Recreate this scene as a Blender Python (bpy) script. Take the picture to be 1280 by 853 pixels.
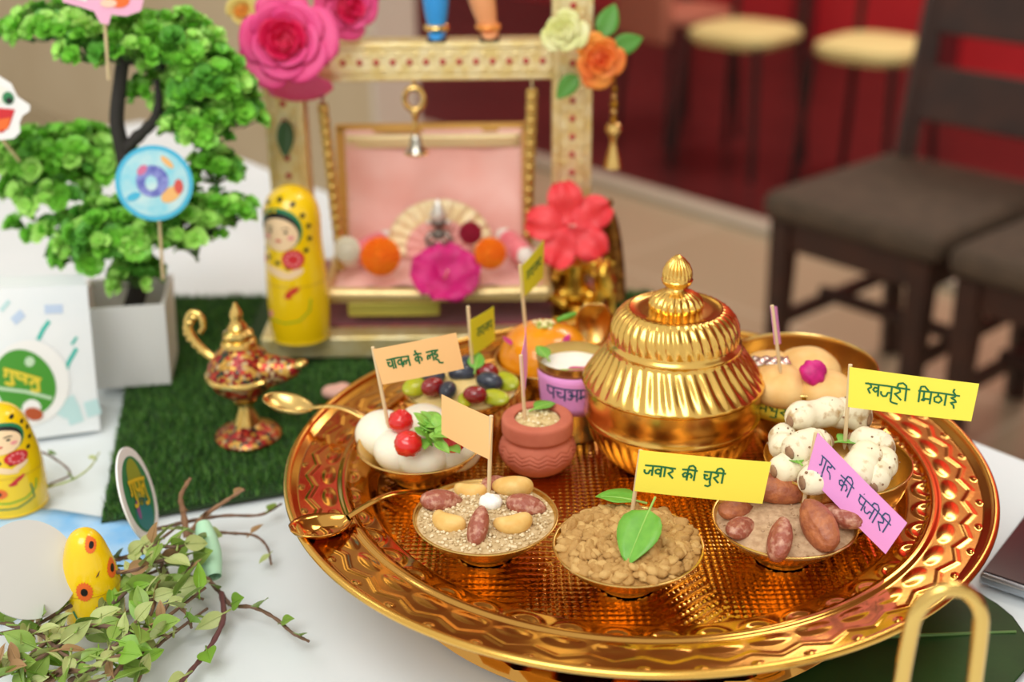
import bpy, math, random
import numpy as np
from mathutils import Matrix, Vector
rnd = random.Random(7)
nrg = np.random.default_rng(11)
PI = math.pi
SC = bpy.context.scene
COL = SC.collection
for o in list(bpy.data.objects):
    bpy.data.objects.remove(o)

# ------------------------------------------------------------------ camera, world, lights, exposure
FPX = 1600.0
PITCH, ROLL = math.radians(23.74), math.radians(-0.68)
CAM = np.array([-0.0694, -0.6505, 0.4244])
_F = np.array([0, math.cos(PITCH), -math.sin(PITCH)])
_R = np.array([1.0, 0, 0]); _U = np.array([0, math.sin(PITCH), math.cos(PITCH)])
_R, _U = math.cos(ROLL)*_R + math.sin(ROLL)*_U, -math.sin(ROLL)*_R + math.cos(ROLL)*_U
cd = bpy.data.cameras.new('camera'); cam = bpy.data.objects.new('camera', cd); COL.objects.link(cam)
cd.sensor_width = 36; cd.lens = 36*FPX/1280; cd.clip_start = 0.02
cd.dof.use_dof = True; cd.dof.focus_distance = 0.655; cd.dof.aperture_fstop = 4.7
M = Matrix([[_R[i], _U[i], -_F[i], CAM[i]] for i in range(3)] + [[0, 0, 0, 1]])
cam.matrix_world = M
SC.camera = cam
SC.view_settings.view_transform = 'Standard'; SC.view_settings.look = 'None'
SC.view_settings.gamma = 1; SC.view_settings.exposure = 0.42
SC.view_settings.use_curve_mapping = False
W = bpy.data.worlds.new('world'); SC.world = W; W.use_nodes = True
bg = W.node_tree.nodes['Background']; bg.inputs[0].default_value = (1.0, 0.95, 0.86, 1); bg.inputs[1].default_value = 0.62

def area_light(name, loc, target, size, watts, color):
    l = bpy.data.lights.new(name, 'AREA'); l.shape = 'RECTANGLE'; l.size, l.size_y = size; l.energy = watts; l.color = color
    o = bpy.data.objects.new(name, l); COL.objects.link(o); o.location = loc
    o.rotation_euler = (Vector(target) - Vector(loc)).to_track_quat('-Z', 'Y').to_euler()
area_light('ceiling_light_panel', (-0.45, -1.15, 1.55), (-0.05, 0.1, 0), (1.1, 1.1), 17, (1, 0.98, 0.95))
area_light('ceiling_light_panel', (0.7, 0.5, 1.75), (0.1, 0.2, 0), (0.5, 0.5), 5, (1, 0.95, 0.85))
area_light('ceiling_light_panel', (-1.5, 0.6, 1.75), (-1.6, 2.2, 0.2), (0.5, 0.5), 5, (1, 0.95, 0.85))
area_light('ceiling_light_panel', (1.6, 3.2, 2.6), (2.2, 3.9, 0.6), (1.4, 1.4), 70, (1, 0.9, 0.8))

# a point of the place from where the photograph shows it: on a level plane z, or on an upright plane y
def _ray(px, py): return _F + (px-640)/FPX*_R - (py-426.5)/FPX*_U
def P(px, py, z):
    d = _ray(px, py); return CAM + d*(z-CAM[2])/d[2]
def Y(px, py, y):
    d = _ray(px, py); return CAM + d*(y-CAM[1])/d[1]
def pxm(p): return FPX/float((np.array(p)-CAM) @ _F)      # pixels per metre there
EU = np.array([.656, -.755, 0]); EV = np.array([.755, .656, 0])   # the room's two directions
def UV(u, v, z=0): return EU*u + EV*v + np.array([0, 0, z])
ROOM_A = math.atan2(-.755, .656)

# ------------------------------------------------------------------ materials
def lin(c):
    return tuple(((x/255)/12.92 if x/255 <= .04045 else ((x/255+.055)/1.055)**2.4) for x in c)
MATS = {}
def mat(name, rgb, rough=.5, metal=0, var=None, bump=None, sss=0, trans=0, spec=.5, coat=0, sheen=0):
    """var=(other rgb, noise scale[, contrast]); bump=(strength, scale, distance)"""
    if name in MATS: return MATS[name]
    m = bpy.data.materials.new(name); m.use_nodes = True; nt = m.node_tree; b = nt.nodes['Principled BSDF']
    b.inputs['Base Color'].default_value = lin(rgb)+(1,); b.inputs['Roughness'].default_value = rough
    b.inputs['Metallic'].default_value = metal; b.inputs['Specular IOR Level'].default_value = spec
    if sss: b.inputs['Subsurface Weight'].default_value = sss; b.inputs['Subsurface Radius'].default_value = (1, .6, .35); b.inputs['Subsurface Scale'].default_value = .004
    if trans: b.inputs['Transmission Weight'].default_value = trans
    if coat: b.inputs['Coat Weight'].default_value = coat; b.inputs['Coat Roughness'].default_value = .08
    if sheen: b.inputs['Sheen Weight'].default_value = sheen
    tc = nt.nodes.new('ShaderNodeTexCoord')
    if var:
        n = nt.nodes.new('ShaderNodeTexNoise'); n.inputs['Scale'].default_value = var[1]; n.inputs['Detail'].default_value = 5
        nt.links.new(tc.outputs['Object'], n.inputs['Vector'])
        r = nt.nodes.new('ShaderNodeValToRGB'); k = var[2] if len(var) > 2 else .15
        c_ = var[3] if len(var) > 3 else .5
        r.color_ramp.elements[0].position = c_-k; r.color_ramp.elements[1].position = c_+k
        r.color_ramp.elements[0].color = lin(rgb)+(1,); r.color_ramp.elements[1].color = lin(var[0])+(1,)
        nt.links.new(n.outputs['Fac'], r.inputs['Fac']); nt.links.new(r.outputs['Color'], b.inputs['Base Color'])
    if bump:
        n = nt.nodes.new('ShaderNodeTexNoise'); n.inputs['Scale'].default_value = bump[1]; n.inputs['Detail'].default_value = 4
        nt.links.new(tc.outputs['Object'], n.inputs['Vector'])
        bn = nt.nodes.new('ShaderNodeBump'); bn.inputs['Strength'].default_value = bump[0]; bn.inputs['Distance'].default_value = bump[2] if len(bump) > 2 else .001
        nt.links.new(n.outputs['Fac'], bn.inputs['Height']); nt.links.new(bn.outputs['Normal'], b.inputs['Normal'])
    MATS[name] = m
    return m

def cell_mat(name, colors, scale, rough=.3, metal=0, bump=0.3):
    """small enamel-like cells of several colours"""
    if name in MATS: return MATS[name]
    m = bpy.data.materials.new(name); m.use_nodes = True; nt = m.node_tree; b = nt.nodes['Principled BSDF']
    b.inputs['Roughness'].default_value = rough; b.inputs['Metallic'].default_value = metal
    tc = nt.nodes.new('ShaderNodeTexCoord'); v = nt.nodes.new('ShaderNodeTexVoronoi'); v.inputs['Scale'].default_value = scale
    nt.links.new(tc.outputs['Object'], v.inputs['Vector'])
    s = nt.nodes.new('ShaderNodeSeparateColor'); nt.links.new(v.outputs['Color'], s.inputs['Color'])
    r = nt.nodes.new('ShaderNodeValToRGB'); r.color_ramp.interpolation = 'CONSTANT'
    while len(r.color_ramp.elements) < len(colors): r.color_ramp.elements.new(.5)
    for i, c in enumerate(colors):
        r.color_ramp.elements[i].position = i/len(colors); r.color_ramp.elements[i].color = lin(c)+(1,)
    nt.links.new(s.outputs[0], r.inputs['Fac']); nt.links.new(r.outputs['Color'], b.inputs['Base Color'])
    if bump:
        bn = nt.nodes.new('ShaderNodeBump'); bn.inputs['Strength'].default_value = bump; bn.inputs['Distance'].default_value = .001
        nt.links.new(v.outputs['Distance'], bn.inputs['Height']); nt.links.new(bn.outputs['Normal'], b.inputs['Normal'])
    MATS[name] = m
    return m

def tile_mat(name, c1, c2, joint, size, rough):
    m = bpy.data.materials.new(name); m.use_nodes = True; nt = m.node_tree; b = nt.nodes['Principled BSDF']
    tc = nt.nodes.new('ShaderNodeTexCoord'); mp = nt.nodes.new('ShaderNodeMapping'); mp.inputs['Rotation'].default_value = (0, 0, -ROOM_A)
    br = nt.nodes.new('ShaderNodeTexBrick'); br.offset = 0; br.inputs['Scale'].default_value = 1
    br.inputs['Brick Width'].default_value = size; br.inputs['Row Height'].default_value = size; br.inputs['Mortar Size'].default_value = .006
    br.inputs['Color1'].default_value = lin(c1)+(1,); br.inputs['Color2'].default_value = lin(c2)+(1,); br.inputs['Mortar'].default_value = lin(joint)+(1,)
    nt.links.new(tc.outputs['Object'], mp.inputs['Vector']); nt.links.new(mp.outputs['Vector'], br.inputs['Vector'])
    nt.links.new(br.outputs['Color'], b.inputs['Base Color']); b.inputs['Roughness'].default_value = rough
    return m

GOLD = mat('tray gold', (210, 156, 78), .12, 1, bump=(.03, 60))
GOLDPOT = mat('pot gold', (238, 194, 104), .22, 1)
BRASS = mat('bowl brass', (226, 190, 116), .26, 1)
FOIL = mat('gold foil', (244, 232, 186), .38, .6, var=((230, 208, 138), 90), bump=(.5, 260, .0015))
REDGEM = mat('red dots', (176, 30, 44), .35)
DARKGOLD = mat('aged gold', (196, 150, 52), .28, 1, var=((120, 78, 22), 60, .25), bump=(.4, 160, .001))
SILVER = mat('bell metal', (188, 184, 172), .25, 1)
WHITECLOTH = mat('white cloth', (222, 231, 234), .85, var=((228, 235, 238), 8), bump=(.1, 900, .0004))
WOODPICK = mat('toothpick wood', (226, 202, 158), .6)
INKG = mat('green ink', (22, 110, 62), .6)
INKB = mat('blue ink', (44, 78, 120), .6)
YELPAP = mat('yellow paper', (250, 238, 84), .7)
LIMEPAP = mat('lime paper', (222, 220, 40), .7)
PEACHPAP = mat('peach paper', (250, 200, 136), .7)
PINKPAP = mat('pink paper', (236, 160, 226), .7)
LEAFG = mat('fresh leaf green', (112, 178, 58), .42, sss=.1, var=((92, 160, 46), 120))
LEAFD = mat('creeper leaf green', (118, 152, 56), .45, sss=.1, var=((144, 172, 80), 60))
LEAFP = mat('creeper leaf pale', (184, 194, 128), .5, sss=.1, var=((152, 172, 90), 60))
TWIG = mat('brown twig', (96, 74, 62), .7, var=((128, 96, 74), 90))
DRY = mat('dry leaf', (158, 124, 82), .7)
WHITE = mat('white card', (238, 239, 238), .6)
GREYW = mat('grey white card', (205, 206, 202), .6)

# ------------------------------------------------------------------ mesh building
def rot_to(z, x=None):
    """3x3 whose third column is z"""
    z = np.array(z, float); z /= np.linalg.norm(z)
    if x is None: x = np.array([1, 0, 0]) if abs(z[0]) < .9 else np.array([0, 1, 0])
    x = np.array(x, float); x -= z*(x @ z); x /= np.linalg.norm(x)
    return np.stack([x, np.cross(z, x), z], 1)
def rz(a): c, s = math.cos(a), math.sin(a); return np.array([[c, -s, 0], [s, c, 0], [0, 0, 1.]])
def rx(a): c, s = math.cos(a), math.sin(a); return np.array([[1, 0, 0], [0, c, -s], [0, s, c.real]])
def ry(a): c, s = math.cos(a), math.sin(a); return np.array([[c, 0, s], [0, 1, 0], [-s, 0, c]])

class MB:
    def __init__(s): s.v = []; s.f = []; s.m = []; s.n = 0
    def add(s, v, f, mi=0):
        v = np.asarray(v, float).reshape(-1, 3); s.v.append(v)
        for q in f: s.f.append([int(i)+s.n for i in q]); s.m.append(mi)
        s.n += len(v); return s
    def grid(s, g, cu=False, cv=False, mi=0, flip=False):
        g = np.asarray(g, float); a, b = g.shape[:2]; F = []
        for i in range(a if cu else a-1):
            i2 = (i+1) % a
            for j in range(b if cv else b-1):
                j2 = (j+1) % b; q = [i*b+j, i2*b+j, i2*b+j2, i*b+j2]
                F.append(q[::-1] if flip else q)
        return s.add(g.reshape(-1, 3), F, mi)
    def lathe(s, prof, seg=48, c=(0, 0, 0), R=None, mi=0, fn=None):
        """prof [(r, z)]; fn(theta array, index, r) -> radius array"""
        th = np.linspace(0, 2*PI, seg, endpoint=False); g = []
        for i, (r, z) in enumerate(prof):
            rr = fn(th, i, r) if fn else np.full(seg, r)
            g.append(np.stack([rr*np.cos(th), rr*np.sin(th), np.full(seg, z)], 1))
        g = np.array(g)
        if R is not None: g = g @ np.asarray(R).T
        return s.grid(g+np.array(c), cv=True, mi=mi, flip=True)
    def tube(s, pts, r, seg=8, mi=0, caps=True):
        pts = np.asarray(pts, float); n = len(pts); r = np.full(n, r) if np.isscalar(r) else np.asarray(r, float)
        t = np.gradient(pts, axis=0); x = None; g = []
        for i in range(n):
            if x is None: Rm = rot_to(t[i])
            else: Rm = rot_to(t[i], x)
            x = Rm[:, 0]; th = np.linspace(0, 2*PI, seg, endpoint=False)
            g.append(pts[i] + r[i]*(np.cos(th)[:, None]*Rm[:, 0]+np.sin(th)[:, None]*Rm[:, 1]))
        b = s.n; s.grid(np.array(g), cv=True, mi=mi, flip=True)
        if caps:
            s.f.append([b+j for j in range(seg)][::-1]); s.m.append(mi)
            s.f.append([b+(n-1)*seg+j for j in range(seg)]); s.m.append(mi)
        return s
    def ell(s, c, r, R=None, seg=20, rings=12, mi=0, fn=None):
        ph = np.linspace(1e-3, PI-1e-3, rings+1); th = np.linspace(0, 2*PI, seg, endpoint=False)
        PH, TH = np.meshgrid(ph, th, indexing='ij')
        d = np.stack([np.sin(PH)*np.cos(TH), np.sin(PH)*np.sin(TH), np.cos(PH)], -1)
        k = fn(d) if fn else 1.0
        g = d*np.array(r)*(k[..., None] if fn else 1.0)
        if R is not None: g = g @ np.asarray(R).T
        return s.grid(g+np.array(c), cv=True, mi=mi)
    def box(s, c, size, R=None, mi=0):
        h = np.array(size)/2
        v = np.array([[x, y, z] for x in (-1, 1) for y in (-1, 1) for z in (-1, 1)])*h
        if R is not None: v = v @ np.asarray(R).T
        return s.add(v+np.array(c), [(0, 1, 3, 2), (4, 6, 7, 5), (0, 4, 5, 1), (2, 3, 7, 6), (0, 2, 6, 4), (1, 5, 7, 3)], mi)
    def prism(s, out, z0, z1, c=(0, 0, 0), R=None, mi=0):
        n = len(out); v = np.array([(x, y, z0) for x, y in out]+[(x, y, z1) for x, y in out], float)
        if R is not None: v = v @ np.asarray(R).T
        F = [list(range(n))[::-1], list(range(n, 2*n))]+[[i, (i+1) % n, n+(i+1) % n, n+i] for i in range(n)]
        return s.add(v+np.array(c), F, mi)
    def disc_on(s, surf, uv, mi=0, rings=3):
        """a painted patch that follows a surface: surf(u, v) -> point, uv its outline"""
        uv = np.asarray(uv, float); c = uv.mean(0); n = len(uv); v = [surf(*c)]; F = []
        for k in range(1, rings+1):
            for q in uv: w = c+(q-c)*k/rings; v.append(surf(*w))
        for j in range(n): F.append([0, 1+j, 1+(j+1) % n])
        for k in range(rings-1):
            for j in range(n): a = 1+k*n; F.append([a+j, a+n+j, a+n+(j+1) % n, a+(j+1) % n])
        return s.add(v, F, mi)
    def ribbon_on(s, surf, pts, w, mi=0):
        """a painted or inked stroke on a surface"""
        pts = np.asarray(pts, float)
        fine = []
        for a, b in zip(pts[:-1], pts[1:]):
            for k in range(3): fine.append(a+(b-a)*k/3)
        fine.append(pts[-1]); p = np.array(fine)
        t = np.gradient(p, axis=0); t /= np.linalg.norm(t, axis=1)[:, None]+1e-9
        nn = np.stack([-t[:, 1], t[:, 0]], 1)*w/2
        g = np.array([[surf(*a), surf(*b)] for a, b in zip(p+nn, p-nn)])
        return s.grid(g, mi=mi)
    def build(s, name, mats, parent=None, loc=None, smooth=True, ang=40, bevel=0, solid=0, sub=0, remesh=0):
        me = bpy.data.meshes.new(name); v = np.concatenate(s.v)
        me.from_pydata(v.tolist(), [], s.f)
        for m in (mats if isinstance(mats, (list, tuple)) else [mats]): me.materials.append(m)
        me.polygons.foreach_set('material_index', s.m)
        if smooth:
            me.polygons.foreach_set('use_smooth', [True]*len(s.f)); me.set_sharp_from_angle(angle=math.radians(ang))
        me.update()
        o = bpy.data.objects.new(name, me); COL.objects.link(o)
        if parent: o.parent = parent
        if loc is not None: o.location = loc
        if remesh:
            q = o.modifiers.new('r', 'REMESH'); q.mode = 'VOXEL'; q.voxel_size = remesh; q.use_smooth_shade = True
            q = o.modifiers.new('s', 'SMOOTH'); q.iterations = 4
        if solid: q = o.modifiers.new('t', 'SOLIDIFY'); q.thickness = solid; q.offset = 0
        if bevel: q = o.modifiers.new('b', 'BEVEL'); q.width = bevel; q.segments = 3; q.limit_method = 'ANGLE'; q.angle_limit = math.radians(40)
        if sub: q = o.modifiers.new('u', 'SUBSURF'); q.levels = sub; q.render_levels = sub
        return o

def tag(o, label, cat, group=None, kind=None):
    o['label'] = label; o['category'] = cat
    if group: o['group'] = group
    if kind: o['kind'] = kind
    return o
def thing(name, label, cat, loc=(0, 0, 0), rotz=0, group=None):
    o = bpy.data.objects.new(name, None); o.empty_display_size = .01; COL.objects.link(o)
    o.location = loc; o.rotation_euler = (0, 0, rotz)
    return tag(o, label, cat, group)
def structure(o): o['kind'] = 'structure'; return o
def copy_tree(o, parent=None):
    c = o.copy(); COL.objects.link(c)
    if parent: c.parent = parent
    for ch in o.children: copy_tree(ch, c)
    return c
def smoothline(pts, n=8):
    pts = np.asarray(pts, float); out = []
    q = np.vstack([2*pts[0]-pts[1], pts, 2*pts[-1]-pts[-2]])
    for i in range(1, len(q)-2):
        for k in range(n):
            t = k/n; a, b, c, d = q[i-1], q[i], q[i+1], q[i+2]
            out.append(.5*(2*b+(c-a)*t+(2*a-5*b+4*c-d)*t*t+(3*b-a-3*c+d)*t**3))
    out.append(pts[-1]); return np.array(out)

# ------------------------------------------------------------------ the room
FZ = -.75
fl = MB(); fl.add([UV(-7, -3, FZ), UV(6, -3, FZ), UV(6, 2.3, FZ), UV(-7, 2.3, FZ)], [(0, 1, 2, 3)])
structure(fl.build('floor', tile_mat('beige floor tiles', (176, 160, 132), (170, 154, 126), (194, 182, 156), .6, .3)))
fl = MB(); fl.add([UV(-7, 2.3, FZ+.004), UV(6, 2.3, FZ+.004), UV(6, 4.6, FZ+.004), UV(-7, 4.6, FZ+.004)], [(0, 1, 2, 3)])
structure(fl.build('floor_maroon', mat('maroon floor', (84, 30, 30), .3, var=((70, 25, 25), 3))))
tr = MB(); tr.box(UV(-.5, 2.3, FZ+.012), (13, .07, .024), rz(ROOM_A)); structure(tr.build('trim_1', mat('pale stone kerb', (186, 178, 160), .5), bevel=.004))
wl = MB(); wl.box(UV(-.5, 4.65, FZ+1.85), (13, .1, 3.7), rz(ROOM_A)); structure(wl.build('wall_back', mat('red wall', (200, 42, 50), .45, var=((184, 36, 44), 2))))
# red glossy panels between dark battens on the wall
for i in range(12):
    b = MB(); b.box(UV(-4+.75*i, 4.58, FZ+1.85), (.10, .05, 3.7), rz(ROOM_A)); structure(b.build('trim_%d' % (i+2), mat('dark red batten', (104, 26, 32), .5), bevel=.005))
_q = Y(470, 90, 2.0); _d = _ray(470, 90); t_ = (1.4-(CAM @ EV))/(_d @ EV); UE = float((CAM+_d*t_) @ EU)
wl = MB(); wl.box(UV((UE-.012-7)/2, 1.46, FZ+1.85), (UE-.012+7, .12, 3.7), rz(ROOM_A)); structure(wl.build('wall_left', mat('tan plaster wall', (206, 188, 158), .7, var=((198, 178, 146), 3))))
tr = MB(); tr.box(UV(UE-.004, 1.46, FZ+1.85), (.02, .14, 3.7), rz(ROOM_A)); structure(tr.build('trim_20', mat('pale corner strip', (214, 204, 190), .5), bevel=.003))

ce = MB(); ce.box(UV(-.5, 2.75, 2.98), (13, 3.9, .06), rz(ROOM_A)); structure(ce.build('ceiling', mat('cream ceiling', (214, 200, 176), .8)))
# ------------------------------------------------------------------ the table under its cloth
tb = thing('banquet_table', 'long table under a white cloth carrying the whole festive display', 'table', UV(-.2, -.36, FZ), ROOM_A)
TU, TV = 1.0, .64          # half sizes
nu, nv = 150, 110
uu = np.linspace(-TU, TU, nu); vv = np.linspace(-TV, TV, nv)
Ug, Vg = np.meshgrid(uu, vv, indexing='ij')
Wp = UV(-.2, -.36)[None, None] + Ug[..., None]*EU + Vg[..., None]*EV
H = np.zeros_like(Ug)
for (a, b, amp, wd) in ((P(290, 705, 0), P(477, 853, 0), .0022, .006), (P(20, 420, 0), P(300, 330, 0), .002, .01), (P(200, 215, 0), P(345, 330, 0), .002, .008), (P(1190, 560, 0), P(1290, 640, 0), .0015, .008)):
    d = (b-a)[:2]; d = d/np.linalg.norm(d); n = np.array([-d[1], d[0]])
    dist = (Wp[..., 0]-a[0])*n[0]+(Wp[..., 1]-a[1])*n[1]; al = (Wp[..., 0]-a[0])*d[0]+(Wp[..., 1]-a[1])*d[1]; Ln = np.linalg.norm((b-a)[:2]); H += amp*np.exp(-np.abs(dist)/wd)/(1+np.exp(-al/.012))/(1+np.exp((al-Ln)/.012))
H += .0008*np.sin(Ug*23+Vg*9)*np.sin(Vg*17-Ug*5)
H -= .0030
g = np.stack([Ug, Vg, H-FZ], -1)
cl = MB(); cl.grid(g)
per = np.concatenate([np.stack([uu, np.full(nu, -TV)], 1), np.stack([np.full(nv, TU), vv], 1)[1:], np.stack([uu[::-1], np.full(nu, TV)], 1)[1:], np.stack([np.full(nv, -TU), vv[::-1]], 1)[1:-1]])
ctr = per.copy(); ang = np.arange(len(per))*.45; sk = []
for k, zz in enumerate(np.linspace(0, -.55, 8)):
    out = per/np.array([TU, TV])*0
    nrm = np.where(np.abs(per[:, :1]) > TU-1e-6, np.sign(per[:, :1])*[[1, 0]], 0)+np.where(np.abs(per[:, 1:]) > TV-1e-6, np.sign(per[:, 1:])*[[0, 1]], 0)
    w = (.003*min(k, 1)+.02*k/7*np.sin(ang))[:, None]
    sk.append(np.concatenate([per+nrm*w, np.full((len(per), 1), zz-FZ-.003)], 1))
cl.grid(np.array(sk), cv=True)
cl.build('tablecloth', WHITECLOTH, tb)
tp = MB(); tp.box((0, 0, -FZ-.022), (2*TU-.01, 2*TV-.01, .03)); tp.build('tabletop', mat('plywood', (170, 130, 90), .6), tb)
for sx in (-1, 1):
    for sy in (-1, 1):
        lg = MB(); lg.lathe([(.0, 0), (.025, 0), (.022, .03), (.022, .71), (0, .71)], 16, (sx*(TU-.12), sy*(TV-.12), 0)); lg.build('leg', mat('steel leg', (120, 120, 122), .35, 1), tb)

# ------------------------------------------------------------------ chairs in the room behind
WOOD = mat('dark walnut wood', (62, 32, 19), .55, var=((46, 23, 14), 14), bump=(.1, 40))
SEATF = mat('brown seat fabric', (84, 68, 52), .85, var=((72, 58, 44), 30), bump=(.2, 400))
def make_chair(label):
    t = thing('dining_chair', label, 'chair', (0, 0, 0), 0, 'dark dining chairs')
    w, d, h = .175, .205, .46
    s_ = MB(); s_.box((0, 0, h-.03), (2*w+.03, 2*d+.02, .055)); s_.build('seat', SEATF, t, bevel=.022)
    a = MB()
    for sy in (-1, 1): a.box((0, sy*(d-.02), h-.085), (2*w-.04, .022, .055))
    for sx in (-1, 1): a.box((sx*(w-.02), 0, h-.085), (.022, 2*d-.04, .055))
    a.build('apron', WOOD, t, bevel=.003)
    for sx in (-1, 1):
        l = MB(); v = [(sx*(w-.02)-.02, -d-.0, 0), (sx*(w-.02)+.02, -d, 0)]
        l.lathe([(.021, 0), (.03, .40), (.03, h-.058)], 4, (sx*(w-.025), -d+.02, 0), rz(PI/4)); l.build('leg', WOOD, t, bevel=.003, smooth=False)
        l = MB(); pts = [(sx*(w-.025), d+.03, 0), (sx*(w-.025), d, .3), (sx*(w-.025), d, h), (sx*(w-.025), d+.04, .72), (sx*(w-.025), d+.09, .95)]
        l.tube(smoothline(pts, 5), .026, 4); l.build('back_post', WOOD, t, smooth=False)
        st = MB(); st.box((sx*(w-.03), 0, .2), (.018, 2*d-.02, .028)); st.build('stretcher', WOOD, t, bevel=.003)
    for y0, z0 in ((-.05, .22), (d, .24)):
        st = MB(); st.box((0, y0, z0), (2*w-.05, .018, .026)); st.build('stretcher', WOOD, t, bevel=.003)
    for z0, z1 in ((.53, .64), (.70, .80), (.86, .95)):
        zz = (z0+z1)/2; yy = d+.04*max(0, (zz-h)/.26) if zz < .72 else d+.04+.05*(zz-.72)/.23
        r_ = MB(); r_.box((0, yy, zz), (2*w-.05, .022, z1-z0), rx(-.18)); r_.build('back_slat', WOOD, t, bevel=.004)
    return t
ch = make_chair('dark wooden dining chair with brown seat, the one fully seen behind the table')
ch.location = Vector((.690, 1.67, FZ)); ch.rotation_euler = (0, 0, ROOM_A)
c2 = copy_tree(ch); c2['label'] = 'dark wooden dining chair cut off by the frame edge, beside the whole one'
c2.location = Vector(np.array([.690, 1.67, FZ])+EU*.405-EV*.02)

CREAM = mat('cream cushion', (222, 206, 140), .7); TANUP = mat('tan upholstery', (176, 106, 84), .7); DKMET = mat('dark metal', (52, 30, 28), .4, .3)
def far_chair(label, px, py, rot, seat, hb=False, seat_h=.45):
    p = P(px, py, FZ+seat_h)
    t = thing('cafe_chair', label, 'chair', (p[0], p[1], FZ), rot, 'chairs standing on the maroon floor')
    s_ = MB(); s_.lathe([(0, seat_h-.05), (.15, seat_h-.05), (.168, seat_h-.03), (.165, seat_h-.01), (.14, seat_h), (0, seat_h)], 28, fn=lambda th, i, r: r*(1+.07*np.cos(4*th+PI))); s_.build('seat', seat, t)
    for sx in (-1, 1):
        for sy in (-1, 1):
            l = MB(); top = seat_h-.04 if sy < 0 else seat_h+.42
            l.tube([(sx*.155, sy*.155, 0), (sx*.13, sy*.13, seat_h-.05), (sx*.13, sy*(.13 if sy < 0 else .16), top)], .012, 8); l.build('leg', DKMET, t)
    r_ = MB(); r_.tube([(-.13, .16, seat_h+.41), (0, .185, seat_h+.42), (.13, .16, seat_h+.41)], .012, 8); r_.build('back_rail', DKMET, t)
    if hb:
        b = MB(); b.box((0, -.16, seat_h+.03), (.29, .05, .26)); b.build('backrest', seat, t, bevel=.02)
    return t
far_chair('cream cushioned cafe chair on the maroon floor, nearer the swing', 932, 32, ROOM_A+.1, CREAM)
far_chair('cream cushioned cafe chair partly hidden behind the dark dining chair', 1095, 50, ROOM_A+.1, CREAM)
far_chair('tan upholstered chair standing furthest left on the maroon floor', 852, 8, ROOM_A-.2, TANUP, True)

# ------------------------------------------------------------------ the gold tray
TRZ, T = .065, .050
tray = thing('pedestal_tray', 'large round embossed gold tray on a pedestal, holding the bowls of sweets', 'tray')
NREP = 46; NA = NREP*20
rs = np.concatenate([np.linspace(.0005, .1485, 150), np.linspace(.1495, .153, 6), np.linspace(.154, .1975, 64)])
th = np.linspace(0, 2*PI, NA, endpoint=False)
Rg, Tg = np.meshgrid(rs, th, indexing='ij')
base = np.interp(rs, [0, .1485, .1525, .163, .1655, .168, .170, .192, .1975], [.050, .050, .0580, .0590, .0618, .0618, .0608, .0618, .0646])
Hh = np.repeat(base[:, None], NA, 1)
ph = (Tg*NREP/(2*PI)) % 1-.5
def bumpf(q): return np.clip(1-q, 0, 1)
t1 = (Rg-.168)/.024
Hh += .00045*bumpf((ph/.42)**2+((t1-.30)/.17)**2)                      # ovals
d = np.abs(t1-(.60+.62*(.5-np.abs(ph))*.6))
Hh += .00026*bumpf((d/.075)**2)*(t1 > .5)*(t1 < .98)                              # zigzag points
Hh += .0008*np.sqrt(bumpf(((np.abs(ph)-.5)/.06)**2+((t1-.93)/.06)**2))          # beads near the rim
t2 = (Rg-.153)/.011
cr = np.sqrt((ph/.46)**2+((t2-1.05)/.85)**2)
Hh += .0006*bumpf(((cr-.72)/.28)**2)*(t2 > -.02)*(t2 < .98)                      # crescents
X, Yy = Rg*np.cos(Tg), Rg*np.sin(Tg)
sect = np.floor(Tg/(2*PI)*24).astype(int)
inn = (Rg < .146)
k = 2*PI/.0056
dots = np.clip(np.cos(k*(X+Yy)*.7071)*np.cos(k*(X-Yy)*.7071), 0, 1)**.7
sa = (sect+.5)*2*PI/24
ribs = np.clip(np.cos(k*1.1*(X*np.cos(sa+.6)+Yy*np.sin(sa+.6))), 0, 1)*np.clip(.6+.4*np.cos(k*1.6*(-X*np.sin(sa+.6)+Yy*np.cos(sa+.6))), 0, 1)
Hh += inn*np.where((sect % 3 == 0) & (Rg > .06), .0008*ribs, .0006*dots)
dish = MB(); dish.grid(np.stack([X, Yy, Hh], -1), cv=True, flip=True)
g2 = np.stack([X, Yy, np.repeat((base-.0022)[:, None], NA, 1)], -1)[::6, ::10]
dish.grid(g2, cv=True)
dish.build('dish', GOLD, tray, ang=180)
rr = MB(); a = np.linspace(0, 2*PI, 16, endpoint=False)
rr.lathe([(.1978+.0022*math.cos(q), .0650+.0020*math.sin(q)) for q in np.append(a, a[0])], 240); rr.build('rolled_rim', mat('rim gold', (232, 184, 92), .22, 1), tray)
pd = MB(); pd.lathe([(0, .0015), (.139, .0015), (.143, .004), (.139, .009), (.110, .013), (.070, .017), (.055, .026), (.056, .036), (.07, .044), (.10, .0475), (.10, .049)], 96, fn=lambda th, i, r: r*(1+.012*np.cos(36*th)) if 2 < i < 9 else np.full_like(th, r))
pd.build('pedestal', GOLD, tray)

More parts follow.
